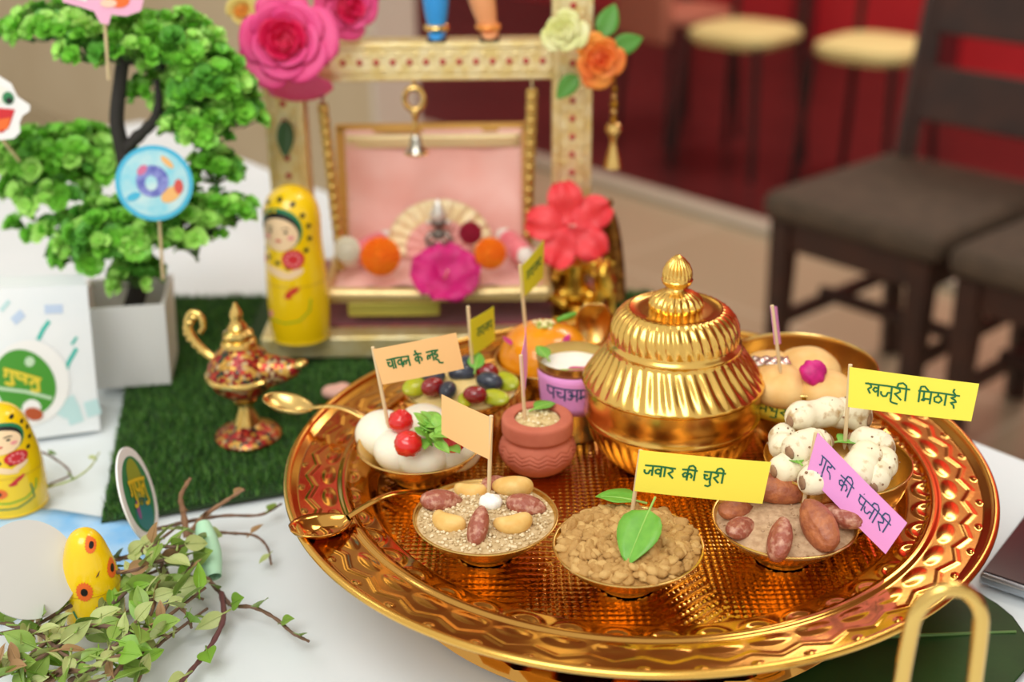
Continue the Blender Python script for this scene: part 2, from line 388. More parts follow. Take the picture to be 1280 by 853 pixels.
# ------------------------------------------------------------------ lidded pot
pot = thing('lidded_pot', 'tall fluted gold pot with domed lid and bud finial on the tray', 'pot', (.024, .0225, T+.001))
def flute(n, amp, rows, slant=0):
    def fn(th, i, r):
        if i in rows: return r*(1+amp*rows[i]*(np.abs(np.cos(n/2*(th+slant*i)))-.5))
        return np.full_like(th, r)
    return fn
b = MB(); pr = [(0, 0), (.028, 0), (.032, .001), (.0365, .004), (.0405, .0085), (.0445, .0145), (.0475, .0205), (.0495, .0265), (.0503, .029), (.0512, .0305), (.0517, .032), (.0512, .0335), (.0505, .0345), (.0512, .040), (.0512, .047), (.0508, .051), (.046, .051), (.046, .03)]
b.lathe(pr, 320, fn=flute(44, .045, {3: .5, 4: .9, 5: 1, 6: 1, 7: .6})); b.build('body', GOLDPOT, pot, ang=60)
l = MB(); pr = [(.0505, .0515), (.0525, .0518), (.0530, .0530), (.0520, .0545), (.0495, .0575), (.0465, .0610), (.0437, .0650), (.0412, .0690), (.0392, .0725), (.0380, .0742), (.0384, .0756), (.0382, .0770), (.0370, .0778), (.0368, .0800), (.0366, .0830), (.0358, .0870), (.0340, .0910), (.0312, .0945), (.0280, .0968), (.0262, .0975), (.0255, .0970), (.020, .0962), (.0140, .0975), (0, .0975)]
l.lathe(pr, 360, fn=flute(40, .06, {3: .15, 4: .55, 5: 1, 6: 1, 7: .8, 8: .4, 14: .5, 15: .9, 16: 1, 17: .8, 18: .4}, .025)); l.build('lid', GOLDPOT, pot, ang=60)
f = MB(); pr = [(.0140, .0970), (.0150, .0985), (.0150, .1005), (.0130, .1040), (.0085, .1068), (.0055, .1082), (.0050, .1095), (.0068, .1105), (.0082, .1122), (.0090, .1142), (.0082, .1150), (.0084, .1168), (.0078, .1200), (.0062, .1236), (.0038, .1266), (.0014, .1286), (0, .1290)]
f.lathe(pr, 160, fn=flute(20, .12, {1: .7, 2: 1, 3: 1, 4: .6, 11: .6, 12: 1, 13: 1, 14: .6})); f.build('finial', GOLDPOT, pot, ang=60)

# ------------------------------------------------------------------ bowls
def bowl(label, c, r, h, base_r, material=BRASS, deep=False, name='brass_bowl', group='small bowls of sweets on the tray', z=T+.0008):
    t = thing(name, label, 'bowl', (c[0], c[1], z), 0, group)
    b = MB()
    if deep: pr = [(0, .001), (base_r*.9, .001), (base_r, 0), (base_r*1.05, h*.06), (base_r*.95, h*.14), (base_r*1.25, h*.22), (r*.86, h*.5), (r*.97, h*.8), (r, h), (r*1.015, h+.0006), (r*.985, h+.0006), (r*.96, h*.8), (r*.84, h*.5), (base_r, h*.24), (0, h*.22)]
    else: pr = [(0, .001), (base_r*.92, .001), (base_r, 0), (base_r*1.08, h*.12), (r*.62, h*.36), (r*.84, h*.66), (r*.965, h*.93), (r, h), (r*1.008, h+.0005), (r*.985, h+.0006), (r*.95, h*.93), (r*.82, h*.68), (r*.6, h*.4), (0, h*.2)]
    fine = smoothline([(a, 0, q) for a, q in pr], 3)[:, [0, 2]]; fine[:, 0] = np.maximum(fine[:, 0], 0)
    b.lathe(fine, 72); b.build('bowl_body', material, t, ang=60)
    rm = MB(); rm.lathe([(r*1.002+.0007*math.cos(q), h+.0004+.0006*math.sin(q)) for q in np.linspace(0, 2*PI, 9)], 72); rm.build('rim', material, t)
    return t
BZ = T+.0008
A = P(607, 646, .072); B = P(785, 682, .072); C = P(981, 650, .072); D = P(524, 556, .072); Eb = P(577, 484, .074); Fb = P(681, 448, .076)
Ib = P(1000, 456, .098); Jb = P(1047, 575, .088)
bowl('shallow brass bowl of nut-topped crumble under the blank peach flag', A, .0374, .0215, .015)
bowl('shallow brass bowl of brown lumpy sweet at the front middle of the tray', B, .0372, .0215, .015)
bowl('shallow brass bowl of almond powder under the pink flag', C, .0368, .0215, .015)
bowl('shallow brass bowl of white balls beside the upper left spoon', D, .0354, .0215, .015)
bowl('shallow brass bowl of fruit custard behind the white balls', Eb, .0362, .0235, .015)
bowl('brass bowl holding the orange dome sweet in front of the swing', Fb, .0325, .0255, .014)
bowl('deep brass bowl of round beige sweets behind the right of the pot', Ib, .0455, .0475, .022, deep=True)
bowl('deep brass bowl of speckled white rolls near the tray right side', Jb, .0385, .0375, .019, deep=True)
DK = P(880, 392, .066)
bowl('dark brown bowl standing behind the lidded pot', DK, .020, .032, .012, mat('dark brown metal', (64, 44, 26), .3, .6), deep=True, name='dark_bowl', group=None, z=.0055)

# mounds: a filled surface that follows a bowl's mouth
def mound(name, label, cat, c, r, z, h, mtl, rough_fn, n=70, kind='stuff', crumbs=0, crumb_r=.0012, mats=None):
    rsx = np.linspace(0, 1, n); thx = np.linspace(0, 2*PI, n*3, endpoint=False)
    Rr, Tt = np.meshgrid(rsx, thx, indexing='ij'); x, y = Rr*r*np.cos(Tt), Rr*r*np.sin(Tt)
    zz = h*(1-Rr**2.2)+rough_fn(x, y)*np.clip((1-Rr)*8, 0, 1)
    m = MB(); m.grid(np.stack([x, y, zz], -1), cv=True, flip=True)
    lo = np.stack([r*.55*np.cos(thx), r*.55*np.sin(thx), np.full_like(thx, -.010)], 1); top = np.stack([r*np.cos(thx), r*np.sin(thx), np.zeros_like(thx)], 1)
    m.grid(np.array([lo, top]), cv=True, flip=True)
    for i in range(crumbs):
        a, q = nrg.uniform(0, 2*PI), math.sqrt(nrg.uniform(0, .93)); px_, py_ = q*r*math.cos(a), q*r*math.sin(a)
        s = crumb_r*nrg.uniform(.5, 1.3)
        w1, w2 = nrg.normal(size=3)*2.2, nrg.normal(size=3)*4; big = crumb_r > .002
        m.ell((px_, py_, h*(1-q**2.2)+s*.35), (s, s*nrg.uniform(.55, 1), s*.62), rz(a*3)@rx(nrg.uniform(-.5, .5)), 12 if big else 6, 8 if big else 4, mi=int(nrg.integers(0, len(mats))) if mats else 0, fn=(lambda d_: 1+.22*np.sin(d_@w1+a)+.12*np.sin(d_@w2+2*a)) if big else None)
    o = m.build(name, mats or mtl, None, (c[0], c[1], z), ang=180)
    return tag(o, label, cat, None, kind)
def noise2(scale, amp, seed, k=14):
    g = np.random.default_rng(seed); K = g.normal(size=(k, 2)); K /= np.linalg.norm(K, axis=1)[:, None]; K *= scale*g.uniform(.6, 1.6, k)[:, None]; ph_ = g.uniform(0, 6.28, k)
    return lambda x, y: amp*sum(np.sin(K[i, 0]*x+K[i, 1]*y+ph_[i]) for i in range(k))/math.sqrt(k)

CR1 = mat('sesame crumble', (214, 190, 146), .85, var=((186, 158, 112), 350), bump=(.6, 900, .001)); CR2 = mat('pale crumbs', (232, 214, 176), .85)
mound('crumble', 'pale sesame crumble filling the bowl under the blank peach flag', 'dessert', A, .0358, .0712, .0035, CR1, noise2(900, .0003, 1), crumbs=900, crumb_r=.0011, mats=[CR1, CR2])
CH = mat('brown churi', (196, 156, 92), .75, var=((176, 132, 70), 120), bump=(.5, 700, .001))
# lumpy sweet: many merged lumps
m = MB(); lump = noise2(380, .0022, 3); fine = noise2(1500, .0005, 4)
o = mound('lumpy_sweet', 'brown crumbly sweet heaped in the front middle bowl with leaves', 'dessert', B, .0358, .0712, .0065, CH, lambda x, y: np.abs(lump(x, y))*1.5+fine(x, y)-.001, n=80, crumbs=420, crumb_r=.0033, mats=[CH, mat('brown churi light', (204, 165, 100), .75, bump=(.5, 700, .001)), mat('brown churi dark', (184, 142, 80), .75, bump=(.5, 700, .001))])
POW = mat('nut powder', (206, 174, 138), .9, var=((176, 142, 108), 300), bump=(.3, 1200, .0008))
mound('nut_powder', 'fine brown nut powder filling the bowl under the pink flag', 'dessert', C, .0355, .0705, .0075, POW, noise2(400, .0004, 6), n=50, crumbs=150, crumb_r=.0007)
CUS = mat('custard', (226, 196, 120), .3, var=((238, 214, 150), 80), sss=.2)
mound('custard', 'pale yellow custard under the berries in the back left bowl', 'dessert', Eb, .0345, .0735, .0075, CUS, noise2(260, .0006, 8), n=40)

ALM = mat('almond skin', (158, 86, 66), .42, var=((214, 166, 140), 260, .12, .60), bump=(.9, 420, .0012)); ALM2 = mat('almond skin orange', (190, 116, 72), .45, var=((152, 84, 58), 170), bump=(.8, 420, .0010))
CASH = mat('cashew', (236, 200, 124), .5, var=((226, 178, 96), 120), bump=(.2, 300))
def almond(label, px, py, z, rot, size=.0085, m=ALM, group=None, tilt=.25, name='almond'):
    p = P(px, py, z)
    b = MB(); size *= 1.22; b.ell((0, 0, 0), (size, size*.60, size*.44), None, 40, 18, fn=lambda d: 1+.10*np.abs(d[..., 0])**6*np.sign(d[..., 0])-.10*d[..., 0]-.025*np.cos(13*np.arctan2(d[..., 2], d[..., 1])+d[..., 0]*2))
    o = b.build(name, m, None, tuple(p), ang=180); o.rotation_euler = (tilt, tilt*.6, rot)
    return tag(o, label, 'nut', group)
GA = 'almonds on the sesame crumble'
almond('almond at the left edge of the sesame crumble', 552, 626, .0755, .25, .0092, group=GA)
almond('almond at the front of the sesame crumble', 598, 658, .0775, 1.35, .0092, group=GA, tilt=-1.0)
almond('almond at the right edge of the sesame crumble', 658, 632, .0755, -.15, .0088, group=GA)
almond('almond at the back of the sesame crumble behind the cashew', 621, 605, .0750, .4, .0070, group=GA)
def cashew(label, px, py, z, rot, size=.011, tilt=0):
    p = P(px, py, z); a = np.linspace(-1.25, 1.25, 13)
    pts = np.stack([size*.75*np.sin(a), size*.75*(np.cos(a)-.6), 0*a], 1); r = size*.46*np.sqrt(np.clip(1-(a/1.42)**2, .03, 1))*(1-.12*a)
    b = MB(); b.tube(pts, r, 14); o = b.build('cashew', CASH, None, tuple(p), ang=180, sub=1); o.rotation_euler = (tilt, 0, rot)
    return tag(o, label, 'nut', 'cashews on the sesame crumble')
cashew('cashew on the front left of the sesame crumble', 562, 650, .0752, 2.5, .0115)
cashew('plump browned cashew right of the front almond on the crumble', 640, 652, .0765, 3.4, .0115)
cashew('long cashew at the back rim of the crumble bowl', 640, 608, .0765, 3.1, .0125, .5)
cashew('cashew half sunk in the back of the sesame crumble', 588, 612, .0735, 2.9, .0105)
p = P(613, 628, .0770); b = MB(); b.ell((0, 0, 0), (.0062, .0056, .0042), None, 20, 14, fn=lambda d: 1+.12*np.sin(d[..., 0]*7)*np.sin(d[..., 1]*6+1)); tag(b.build('sugar_lump', mat('white sugar', (244, 244, 236), .5, sss=.2), None, tuple(p), ang=180), 'small white sugar lump at the foot of the blank peach flag', 'sweet')
GC = 'almonds on the nut powder'
almond('orange almond under the yellow flag corner on the nut powder', 921, 638, .0760, .35, .0085, ALM2, GC)
almond('almond at the left edge of the nut powder', 927, 660, .0745, .85, .0088, group=GC)
almond('wrinkled almond at the front middle of the nut powder', 975, 674, .0805, 1.25, .0100, group=GC, tilt=-.9)
almond('large upright almond right of the pink flag stick', 1023, 656, .0820, 1.95, .0120, ALM2, GC, tilt=-.9)
almond('almond on the right of the nut powder under the pink flag', 1050, 645, .0795, 2.35, .0110, group=GC)
almond('fat date-coloured nut at the back of the nut powder', 974, 609, .0840, -.1, .0138, ALM2, GC)

# white rice balls, cherries
RICE = mat('white rice ball', (240, 236, 216), .5, sss=.25, bump=(.1, 400)); CHERRY = mat('red cherry', (214, 34, 34), .2, sss=.15, coat=.5, bump=(.35, 260, .001))
def ball(name, label, cat, px, py, z, r, m, group=None, sq=.85, fn=None, rot=0):
    if name == 'rice_ball': z -= .0035; r *= 1.1; sq = .8
    if name == 'cherry': z -= .0025; r *= 1.06
    p = P(px, py, z); b = MB(); b.ell((0, 0, 0), (r, r*.97, r*sq), None, 28, 18, fn=fn); o = b.build(name, m, None, tuple(p), ang=180); o.rotation_euler = (.1, .1, rot)
    return tag(o, label, cat, group)
G = 'white balls in the bowl beside the spoon'
ball('rice_ball', 'white ball at the left of its bowl, under the written peach flag stick', 'sweet', 480, 543, .0745, .0155, RICE, G)
ball('rice_ball', 'white ball at the front left of its bowl, under the two cherries', 'sweet', 500, 563, .0735, .0140, RICE, G)
ball('rice_ball', 'white ball at the front middle of its bowl', 'sweet', 528, 569, .0735, .0145, RICE, G)
ball('rice_ball', 'white ball at the right of its bowl, beneath the blank peach flag', 'sweet', 566, 559, .0735, .0155, RICE, G)
ball('rice_ball', 'white ball at the back of its bowl behind the green sprig', 'sweet', 530, 534, .0745, .0150, RICE, G)
crf = lambda d: 1+.05*np.sin(9*d[..., 0]+2)*np.sin(8*d[..., 1])+.03*np.sin(16*d[..., 2])
ball('cherry', 'red candied cherry at the flag stick on the white balls', 'fruit', 501, 527, .0905, .0068, CHERRY, 'cherries on the white balls', .95, crf)
ball('cherry', 'red candied cherry in front on the white balls', 'fruit', 510, 555, .0890, .0076, CHERRY, 'cherries on the white balls', .9, crf, 1)
ball('cherry', 'red candied cherry half hidden under the blank peach flag', 'fruit', 566, 553, .0885, .0064, CHERRY, 'cherries on the white balls', .9, crf, 2)
ball('cherry', 'red candied cherry behind the green sprig on the white balls', 'fruit', 547, 531, .0895, .0050, CHERRY, 'cherries on the white balls', .9, crf, 2)

# leaves
def leaf_mesh(L, Wd, curl=.3, fold=.25, point=1.0, n=9):
    s = np.linspace(0, 1, n); t = np.linspace(-1, 1, 5); S, Tt = np.meshgrid(s, t, indexing='ij')
    w = Wd*np.sin(PI*np.clip(S, 0, 1)**(.75))**(.8*point)*.5
    y = L*S; x = w*Tt; z = -curl*L*S**2*.5+fold*np.abs(x)+.04*L*np.sin(3*PI*S)*np.abs(Tt)*.4
    return np.stack([x, y, z], -1)
def loose_leaf(label, px, py, z, rot, L, Wd, m=LEAFG, pitch=0.0, curl=.3, roll=0, name='basil_leaf', group=None):
    p = P(px, py, z)
    b = MB(); b.grid(leaf_mesh(L, Wd, curl)); t = thing(name, label, 'leaf', tuple(p), 0, group); t.rotation_euler = (pitch, roll, rot)
    b.build('blade', m, t, ang=180, solid=.0003)
    v = MB(); g = leaf_mesh(L, Wd, curl)[:, 2]; v.tube(np.vstack([[[0, -L*.25, 0]], g[:-1]])+[0, 0, .0003], np.linspace(.0006, .0002, len(g)), 6); v.build('midrib', mat('leaf rib', (150, 196, 90), .5), t)
    return t
loose_leaf('large green leaf lying on the brown lumpy sweet in front of the flag stick', 812, 638, .0935, 2.62, .031, .0225, pitch=-.50, curl=.2)
loose_leaf('green leaf at the back rim of the brown lumpy sweet', 796, 627, .0800, 1.25, .022, .015, pitch=.10, curl=.3)
loose_leaf('small green leaf on top of the clay pot', 668, 512, .0875, -1.0, .015, .011, pitch=.12, name='basil_leaf')
loose_leaf('green leaf tucked among the speckled white rolls by the flag stick', 1048, 553, .1010, -1.1, .016, .013, pitch=-.1)
loose_leaf('tiny green leaf left among the speckled white rolls behind the pink flag', 1000, 580, .1000, .3, .010, .008)
loose_leaf('green leaf at the foot of the small lime flag on the custard', 594, 462, .0865, -.2, .013, .011, pitch=.7)
# green sprig on the white balls (chopped leaves)
sp = thing('herb_sprig', 'fresh green chopped sprig heaped on the white balls', 'herb', tuple(P(543, 552, .0860)))
for i in range(26):
    a = nrg.uniform(0, 6.28); q = nrg.uniform(0, .0115); c = np.array([q*math.cos(a)*.85, q*math.sin(a)*1.3, nrg.uniform(-.002, .010)])
    b = MB(); b.grid(leaf_mesh(.0105, .0078, .4)@(rz(nrg.uniform(0, 6.3))@rx(nrg.uniform(-.3, .9))).T+c); b.build('leaf', mat('sprig green', (142, 196, 82), .45, sss=.15, var=((112, 176, 58), 160)), sp, ang=180, solid=.0004)
b = MB()
for i in range(6):
    a = nrg.uniform(0, 6.28); b.tube([(.002*math.cos(a), .002*math.sin(a), -.002), (.007*math.cos(a), .007*math.sin(a), .009)], .0006, 6)
b.build('stem', LEAFG, sp)

# berries and grapes on custard
BLK = mat('black grape', (38, 44, 58), .3, coat=.2, var=((60, 70, 86), 120)); REDG = mat('red grape', (150, 30, 30), .15, coat=.5, sss=.1, var=((120, 20, 24), 120)); KIWI = mat('green grape slice', (186, 190, 40), .25, sss=.2, var=((160, 172, 40), 120))
for lab, px, py, rot, s in (('black grape at the left of the custard by the flag corner', 541, 470, .1, .0062), ('black grape in the middle of the custard', 577, 467, .1, .0066), ('black grape standing at the front of the custard beside the blank flag', 560, 488, 1.4, .0060), ('black grape at the right of the custard', 612, 477, -.2, .0066), ('black grape at the far rim of the custard behind the flag corner', 583, 454, 1.3, .0055)):
    p = P(px, py, .0835); b = MB(); b.ell((0, 0, 0), (s*1.3, s*.9, s*.9), None, 24, 16); o = b.build('black_grape', BLK, None, tuple(p), ang=180); o.rotation_euler = (0, .1, rot); tag(o, lab, 'fruit', 'black grapes on the custard')
for lab, px, py, rot, s in (('red grape at the left of the custard', 541, 484, .6, .0064), ('round red grape at the front right of the custard', 594, 494, 0, .0060), ('red grape at the back right of the custard', 609, 465, -.3, .0062)):
    p = P(px, py, .0835); b = MB(); b.ell((0, 0, 0), (s*1.25, s*.95, s*.95), None, 24, 16); o = b.build('red_grape', REDG, None, tuple(p), ang=180); o.rotation_euler = (0, .1, rot); tag(o, lab, 'fruit', 'red grapes on the custard')
for lab, px, py, rot, s in (('green grape slice at the left rim of the custard', 521, 483, .9, .0085), ('green grape slice at the right rim of the custard', 631, 477, -.8, .0085), ('green grape slice at the front right of the custard', 619, 497, -.6, .0072), ('green grape slice beside the blank peach flag on the custard', 582, 500, 1.3, .0060)):
    p = P(px, py, .0800); b = MB(); b.ell((0, 0, 0), (s*1.35, s*.8, s*.42), None, 22, 12); o = b.build('grape_slice', KIWI, None, tuple(p), ang=180); o.rotation_euler = (.5, 0, rot); tag(o, lab, 'fruit', 'green grape slices on the custard')

# orange dome sweet
od = thing('orange_sweet', 'glossy orange dome sweet with pistachio topping in front of the swing', 'dessert', (Fb[0], Fb[1], .0735))
b = MB(); b.lathe([(0, -.004), (.029, -.003), (.0305, .002), (.0295, .010), (.0255, .018), (.018, .0235), (.009, .026), (0, .0265)], 64); b.build('dome', mat('orange jelly', (238, 156, 20), .22, sss=.3, coat=.3, var=((228, 138, 16), 60)), od, sub=1)
b = MB()
for i in range(40):
    a, q = nrg.uniform(0, 6.28), nrg.uniform(0, .007); b.ell((q*math.cos(a), q*math.sin(a), .0265+nrg.uniform(-.001, .002)), (.0022, .0013, .001), rz(a*2), 6, 5, mi=i % 2)
b.build('pistachio_topping', [mat('pistachio', (176, 190, 92), .6), mat('almond sliver', (238, 226, 170), .6)], od)
b = MB(); b.tube([(.008, .004, .0275), (.014, .007, .0285), (.0205, .010, .030)], [.0016, .0022, .0014], 8); b.build('green_sliver', LEAFG, od)
PETAL = mat('magenta petal', (210, 22, 130), .5, sss=.2, var=((180, 16, 108), 200))
for q, ro in (((-.0215, -.0175, .0185), .9), ((.012, -.018, .0190), -.5)):
    b = MB(); b.grid(leaf_mesh(.0085, .0045, .3)@(rz(ro)@rx(.6)).T+np.array(q)+np.array([0, 0, .0015])); b.build('petal', PETAL, od, ang=180, solid=.0003)

# milk cup with its label
cp = np.array([-.0322, .0615])
cup = thing('brass_tumbler', 'brass tumbler of white milk wrapped with a pink label, left of the pot', 'cup', (cp[0], cp[1], BZ))
CH_ = .0495; b = MB()
pr = [(0, .001), (.0185, .001), (.0195, 0), (.0190, .003), (.0178, .006), (.0180, .012), (.0195, .026), (.0212, .040), (.0222, CH_), (.0227, CH_+.0006), (.0218, CH_+.0008), (.0206, .040), (.019, .026), (.0175, .008), (0, .006)]
b.lathe(pr, 72); b.build('cup_body', mat('tumbler brass', (206, 180, 108), .25, .9), cup, ang=60)
b = MB(); b.lathe([(0, CH_-.006), (.0214, CH_-.006)], 60, fn=None); o = b.build('milk', mat('milk', (252, 250, 244), .25, sss=.3), None, (cp[0], cp[1], BZ), ang=180); tag(o, 'white milk in the brass tumbler', 'drink')
def cupsurf(u, v, e=.0008):     # u along the wall in metres from the middle, v height
    r = np.interp(v, [0, .012, .026, .040, CH_], [.0178, .0180, .0195, .0212, .0222])+e; a = -PI/2+u/r
    return np.array([r*math.cos(a), r*math.sin(a), v])
g = np.array([[cupsurf(u, v) for v in np.linspace(.018, .0445, 6)] for u in np.linspace(-.030, .030, 28)])
b = MB(); b.grid(g); b.build('paper_label', PINKPAP, cup, ang=180, solid=.0002)

# handwriting: strokes of each letter in a unit box, headline at 1
GL = {
 'ja': ([[(0, .55), (.02, .3), (.15, .15), (.32, .2), (.4, .5), (.6, .52)], [(.6, 1), (.6, 0)]], .75),
 'va': ([[(.5, .68), (.25, .78), (.08, .6), (.14, .35), (.35, .32), (.5, .5)], [(.5, 1), (.5, 0)]], .65),
 'aa': ([[(.1, 1), (.1, 0)]], .28),
 'ra': ([[(.1, 1), (.35, .92), (.4, .7), (.2, .52), (.08, .5), (.5, 0)]], .6),
 'ka': ([[(.4, .68), (.2, .75), (.05, .55), (.14, .33), (.3, .35), (.4, .55)], [(.4, 1), (.4, 0)], [(.4, .6), (.6, .72), (.74, .5), (.68, .25)]], .82),
 'ii': ([[(.12, 1), (.12, 0)], [(-.42, 1.05), (-.35, 1.4), (-.1, 1.5), (.1, 1.3), (.12, 1)]], .3),
 'cha': ([[(0, .75), (.35, .68)], [(.1, .72), (.12, .4), (.3, .28), (.55, .45)], [(.55, 1), (.55, 0)]], .7),
 'u': ([[(-.15, 0), (-.08, -.3), (-.25, -.45), (-.5, -.38)]], 0),
 'uu': ([[(-.15, .02), (-.12, -.25), (.0, -.32), (.3, -.38)]], 0),
 'la': ([[(.0, .2), (.02, .5), (.15, .65), (.28, .5), (.25, .25)], [(.27, .5), (.42, .68), (.6, .55)], [(.6, 1), (.6, 0)]], .72),
 'e': ([[(-.4, 1), (-.62, 1.3), (-.52, 1.45)]], 0),
 'dda': ([[(.3, 1), (.3, .85), (.1, .75), (.12, .6), (.36, .6), (.4, .4), (.1, .3), (.15, .1), (.4, .0)]], .55),
 'ga': ([[(.1, 1), (.14, .4), (.0, .28)], [(.4, 1), (.4, 0)]], .55),
 'da': ([[(.3, 1), (.3, .82), (.08, .72), (.08, .45), (.3, .4), (.42, .25), (.5, 0)]], .6),
 'pa': ([[(.06, 1), (.08, .55), (.25, .42), (.5, .5)], [(.5, 1), (.5, 0)]], .64),
 'dot': ([[(-.4, 1.3), (-.36, 1.28)]], 0),
 'kha': ([[(.1, 1), (.3, .9), (.34, .7), (.15, .5), (.3, .15)], [(.75, .68), (.55, .72), (.45, .5), (.58, .35), (.75, .5)], [(.75, 1), (.75, 0)]], .9),
 'i': ([[(.1, 0), (.1, 1), (.14, 1.35), (.35, 1.4), (.6, 1.05)]], .25),
 'ma': ([[(.1, 1), (.1, .38), (.0, .28), (.14, .25), (.18, .38)], [(.1, .42), (.5, .42)], [(.5, 1), (.5, 0)]], .64),
 'tha': ([[(.25, 1), (.25, .72)], [(.25, .72), (.05, .55), (.1, .22), (.35, .15), (.5, .4), (.4, .65), (.25, .72)]], .62),
 'iii': ([[(.3, 1), (.3, .82), (.08, .7), (.3, .58), (.42, .4), (.1, .28), (.3, .08), (.35, -.2)], [(.3, 1), (.15, 1.25), (.2, 1.5)]], .55),
 'a': ([[(.02, .82), (.25, .88), (.28, .65), (.12, .55), (.3, .42), (.2, .15), (.0, .25)], [(.25, .52), (.55, .52)], [(.55, 1), (.55, 0)]], .7),
 'ta': ([[(.4, .65), (.15, .62), (.05, .4), (.12, .12)], [(.4, 1), (.4, 0)]], .55),
 'na': ([[(.02, .5), (.4, .5)], [(.4, 1), (.4, 0)]], .55),
 'thha': ([[(.15, .95), (.02, .8), (.12, .65), (.25, .72), (.15, .4), (.5, .42)], [(.5, 1), (.5, 0)]], .64),
 'ru': ([[(-.15, 0), (-.28, -.18), (-.1, -.32)]], 0),
}
def strokes(words, gap=.5):
    """words: list of letter-name lists -> strokes, total width (letter height 1)"""
    x = 0; out = []
    for wd in words:
        x0 = x
        for gname in wd:
            st, wdt = GL[gname]
            jx, jy = rnd.uniform(-.03, .03), rnd.uniform(-.05, .05)
            for q in st: out.append([(x+a+jx, b_+jy) for a, b_ in q])
            x += wdt
        out.append([(x0-.02, 1.0), ((x0+x)/2, 1.04), (x+.02, .99)])
        x += gap
    return out, x-gap
TXT_B = [['ja', 'va', 'aa', 'ra'], ['ka', 'ii'], ['cha', 'u', 'ra', 'ii']]
TXT_C = [['ga', 'u', 'da'], ['ka', 'ii'], ['pa', 'dot', 'ja', 'ii', 'ra', 'ii']]
TXT_J = [['kha', 'ja', 'uu', 'ra', 'ii'], ['i', 'ma', 'tha', 'aa', 'iii']]
TXT_D = [['cha', 'aa', 'va', 'la'], ['ka', 'e'], ['la', 'dda', 'uu']]
TXT_CUP = [['pa', 'cha', 'a', 'ma', 'ru', 'ta']]
TXT_I = [['ma', 'thha', 'u', 'ra', 'aa'], ['ka', 'e'], ['pa', 'e', 'dda', 'e']]
TXT_S = [['ta', 'ra', 'la', 'pa']]
def write_on(surf, words, u0, v0, h, width, wpen, mats, parent, slope=0.0, name='lettering'):
    st, tw = strokes(words); sx = width/tw; b = MB()
    for q in st: b.ribbon_on(surf, [(u0+a*sx, v0+(b_)*h+slope*a*sx) for a, b_ in q], wpen)
    return b.build(name, mats, parent, ang=180)
write_on(lambda u, v: cupsurf(u, v, .0012), TXT_CUP, -.0185, .030, .0078, .034, .0011, INKB, cup, slope=-.04)
loose_leaf('green leafy garnish at the left inside the milk tumbler', 684, 448, .0985, .6, .012, .010, name='garnish_leaf', pitch=.5)
loose_leaf('magenta petal floating on the milk in the tumbler', 708, 463, .0970, -1.45, .017, .006, m=PETAL, name='flower_petal', curl=.05)

# ------------------------------------------------------------------ flags on toothpicks
def flag(label, foot, fz, top, corners, y0, y1, paper, words=None, ink=None, tpos=(.08, .4, .32, .8), curl=.0006, group='name flags on toothpicks', pen=.0010, dy_top=0, slope=0, flip=False):
    """corners px: stick-top, free-top, free-bottom, stick-bottom; y0 at the stick, y1 at the free end"""
    p0 = P(foot[0], foot[1], fz); yy = p0[1] if y0 is None else y0; pt = Y(top[0], top[1], yy+dy_top)
    t = thing('name_flag', label, 'flag', tuple(p0), 0, group)
    b = MB(); b.tube([p0-p0+(p0-pt)*.06, (p0-p0), pt-p0], [.0004, .0011, .0011], 8); b.build('toothpick', WOODPICK, t)
    y1 = yy if y1 is None else y1
    c0, c1, c2, c3 = [Y(c[0], c[1], q)-p0 for c, q in zip(corners, (yy-.0014, y1-.0014, y1-.0014, yy-.0014))]
    nrm = np.cross(c1-c0, c3-c0); nrm /= np.linalg.norm(nrm)
    if nrm @ (CAM-p0) < 0: nrm = -nrm
    def surf(u, v, e=0.0):      # u 0..1 from stick, v 0..1 from bottom
        q = (c3*(1-u)+c2*u)*(1-v)+(c0*(1-u)+c1*u)*v
        return q+nrm*(curl*math.sin(PI*u)+e)
    g = np.array([[surf(u, v) for v in np.linspace(0, 1, 4)] for u in np.linspace(0, 1, 14)]); b = MB(); b.grid(g); b.build('paper', paper, t, smooth=False, solid=.0002)
    if words:
        L = np.linalg.norm(c1-c0); Hh_ = np.linalg.norm(c0-c3)
        st, tw = strokes(words); u0, v0, lh, uw = tpos; b = MB()
        if flip: u0 = 1-u0
        for q in st:
            b.ribbon_on(lambda a, bb: surf(a/L, bb/Hh_, .0004), [((u0+(-1 if flip else 1)*a*uw/tw)*L, (v0+bb*lh+slope*a*uw/tw)*Hh_) for a, bb in q], pen)
        b.build('lettering', ink, t, ang=180)
    return t
flag('blank peach paper flag standing in the nut-topped crumble', (611, 618), .0745, (614, 520), [(616, 523), (552, 493), (552, 543), (612, 575)], None, P(611, 618, .0745)[1]+.026, PEACHPAP)
flag('yellow flag lettered in green standing in the brown lumpy sweet', (790, 642), .0775, (801, 563), [(800, 563), (964, 578), (953, 630), (793, 614)], None, P(790, 642, .0775)[1]-.006, YELPAP, TXT_B, INKG, (.055, .42, .24, .62), slope=-.02)
flag('pink flag lettered in blue drooping over the right side of the tray', (1003, 640), .0755, (1020, 541), [(1022, 541), (1134, 654), (1107, 693), (1008, 592)], None, P(1003, 640, .0755)[1]-.028, PINKPAP, TXT_C, INKB, (.10, .36, .30, .80), pen=.0008)
flag('peach flag lettered in green standing in the white balls', (485, 530), .0870, (466, 434), [(466, 437), (570, 416), (580, 461), (478, 481)], None, P(485, 530, .087)[1]+.012, PEACHPAP, TXT_D, INKG, (.12, .38, .27, .62))
flag('yellow flag lettered in green standing in the speckled white rolls', (1056, 556), .0985, (1063, 456), [(1062, 459), (1224, 480), (1214, 527), (1060, 509)], None, P(1056, 556, .0985)[1]-.012, YELPAP, TXT_J, INKG, (.13, .36, .30, .74), slope=-.03)
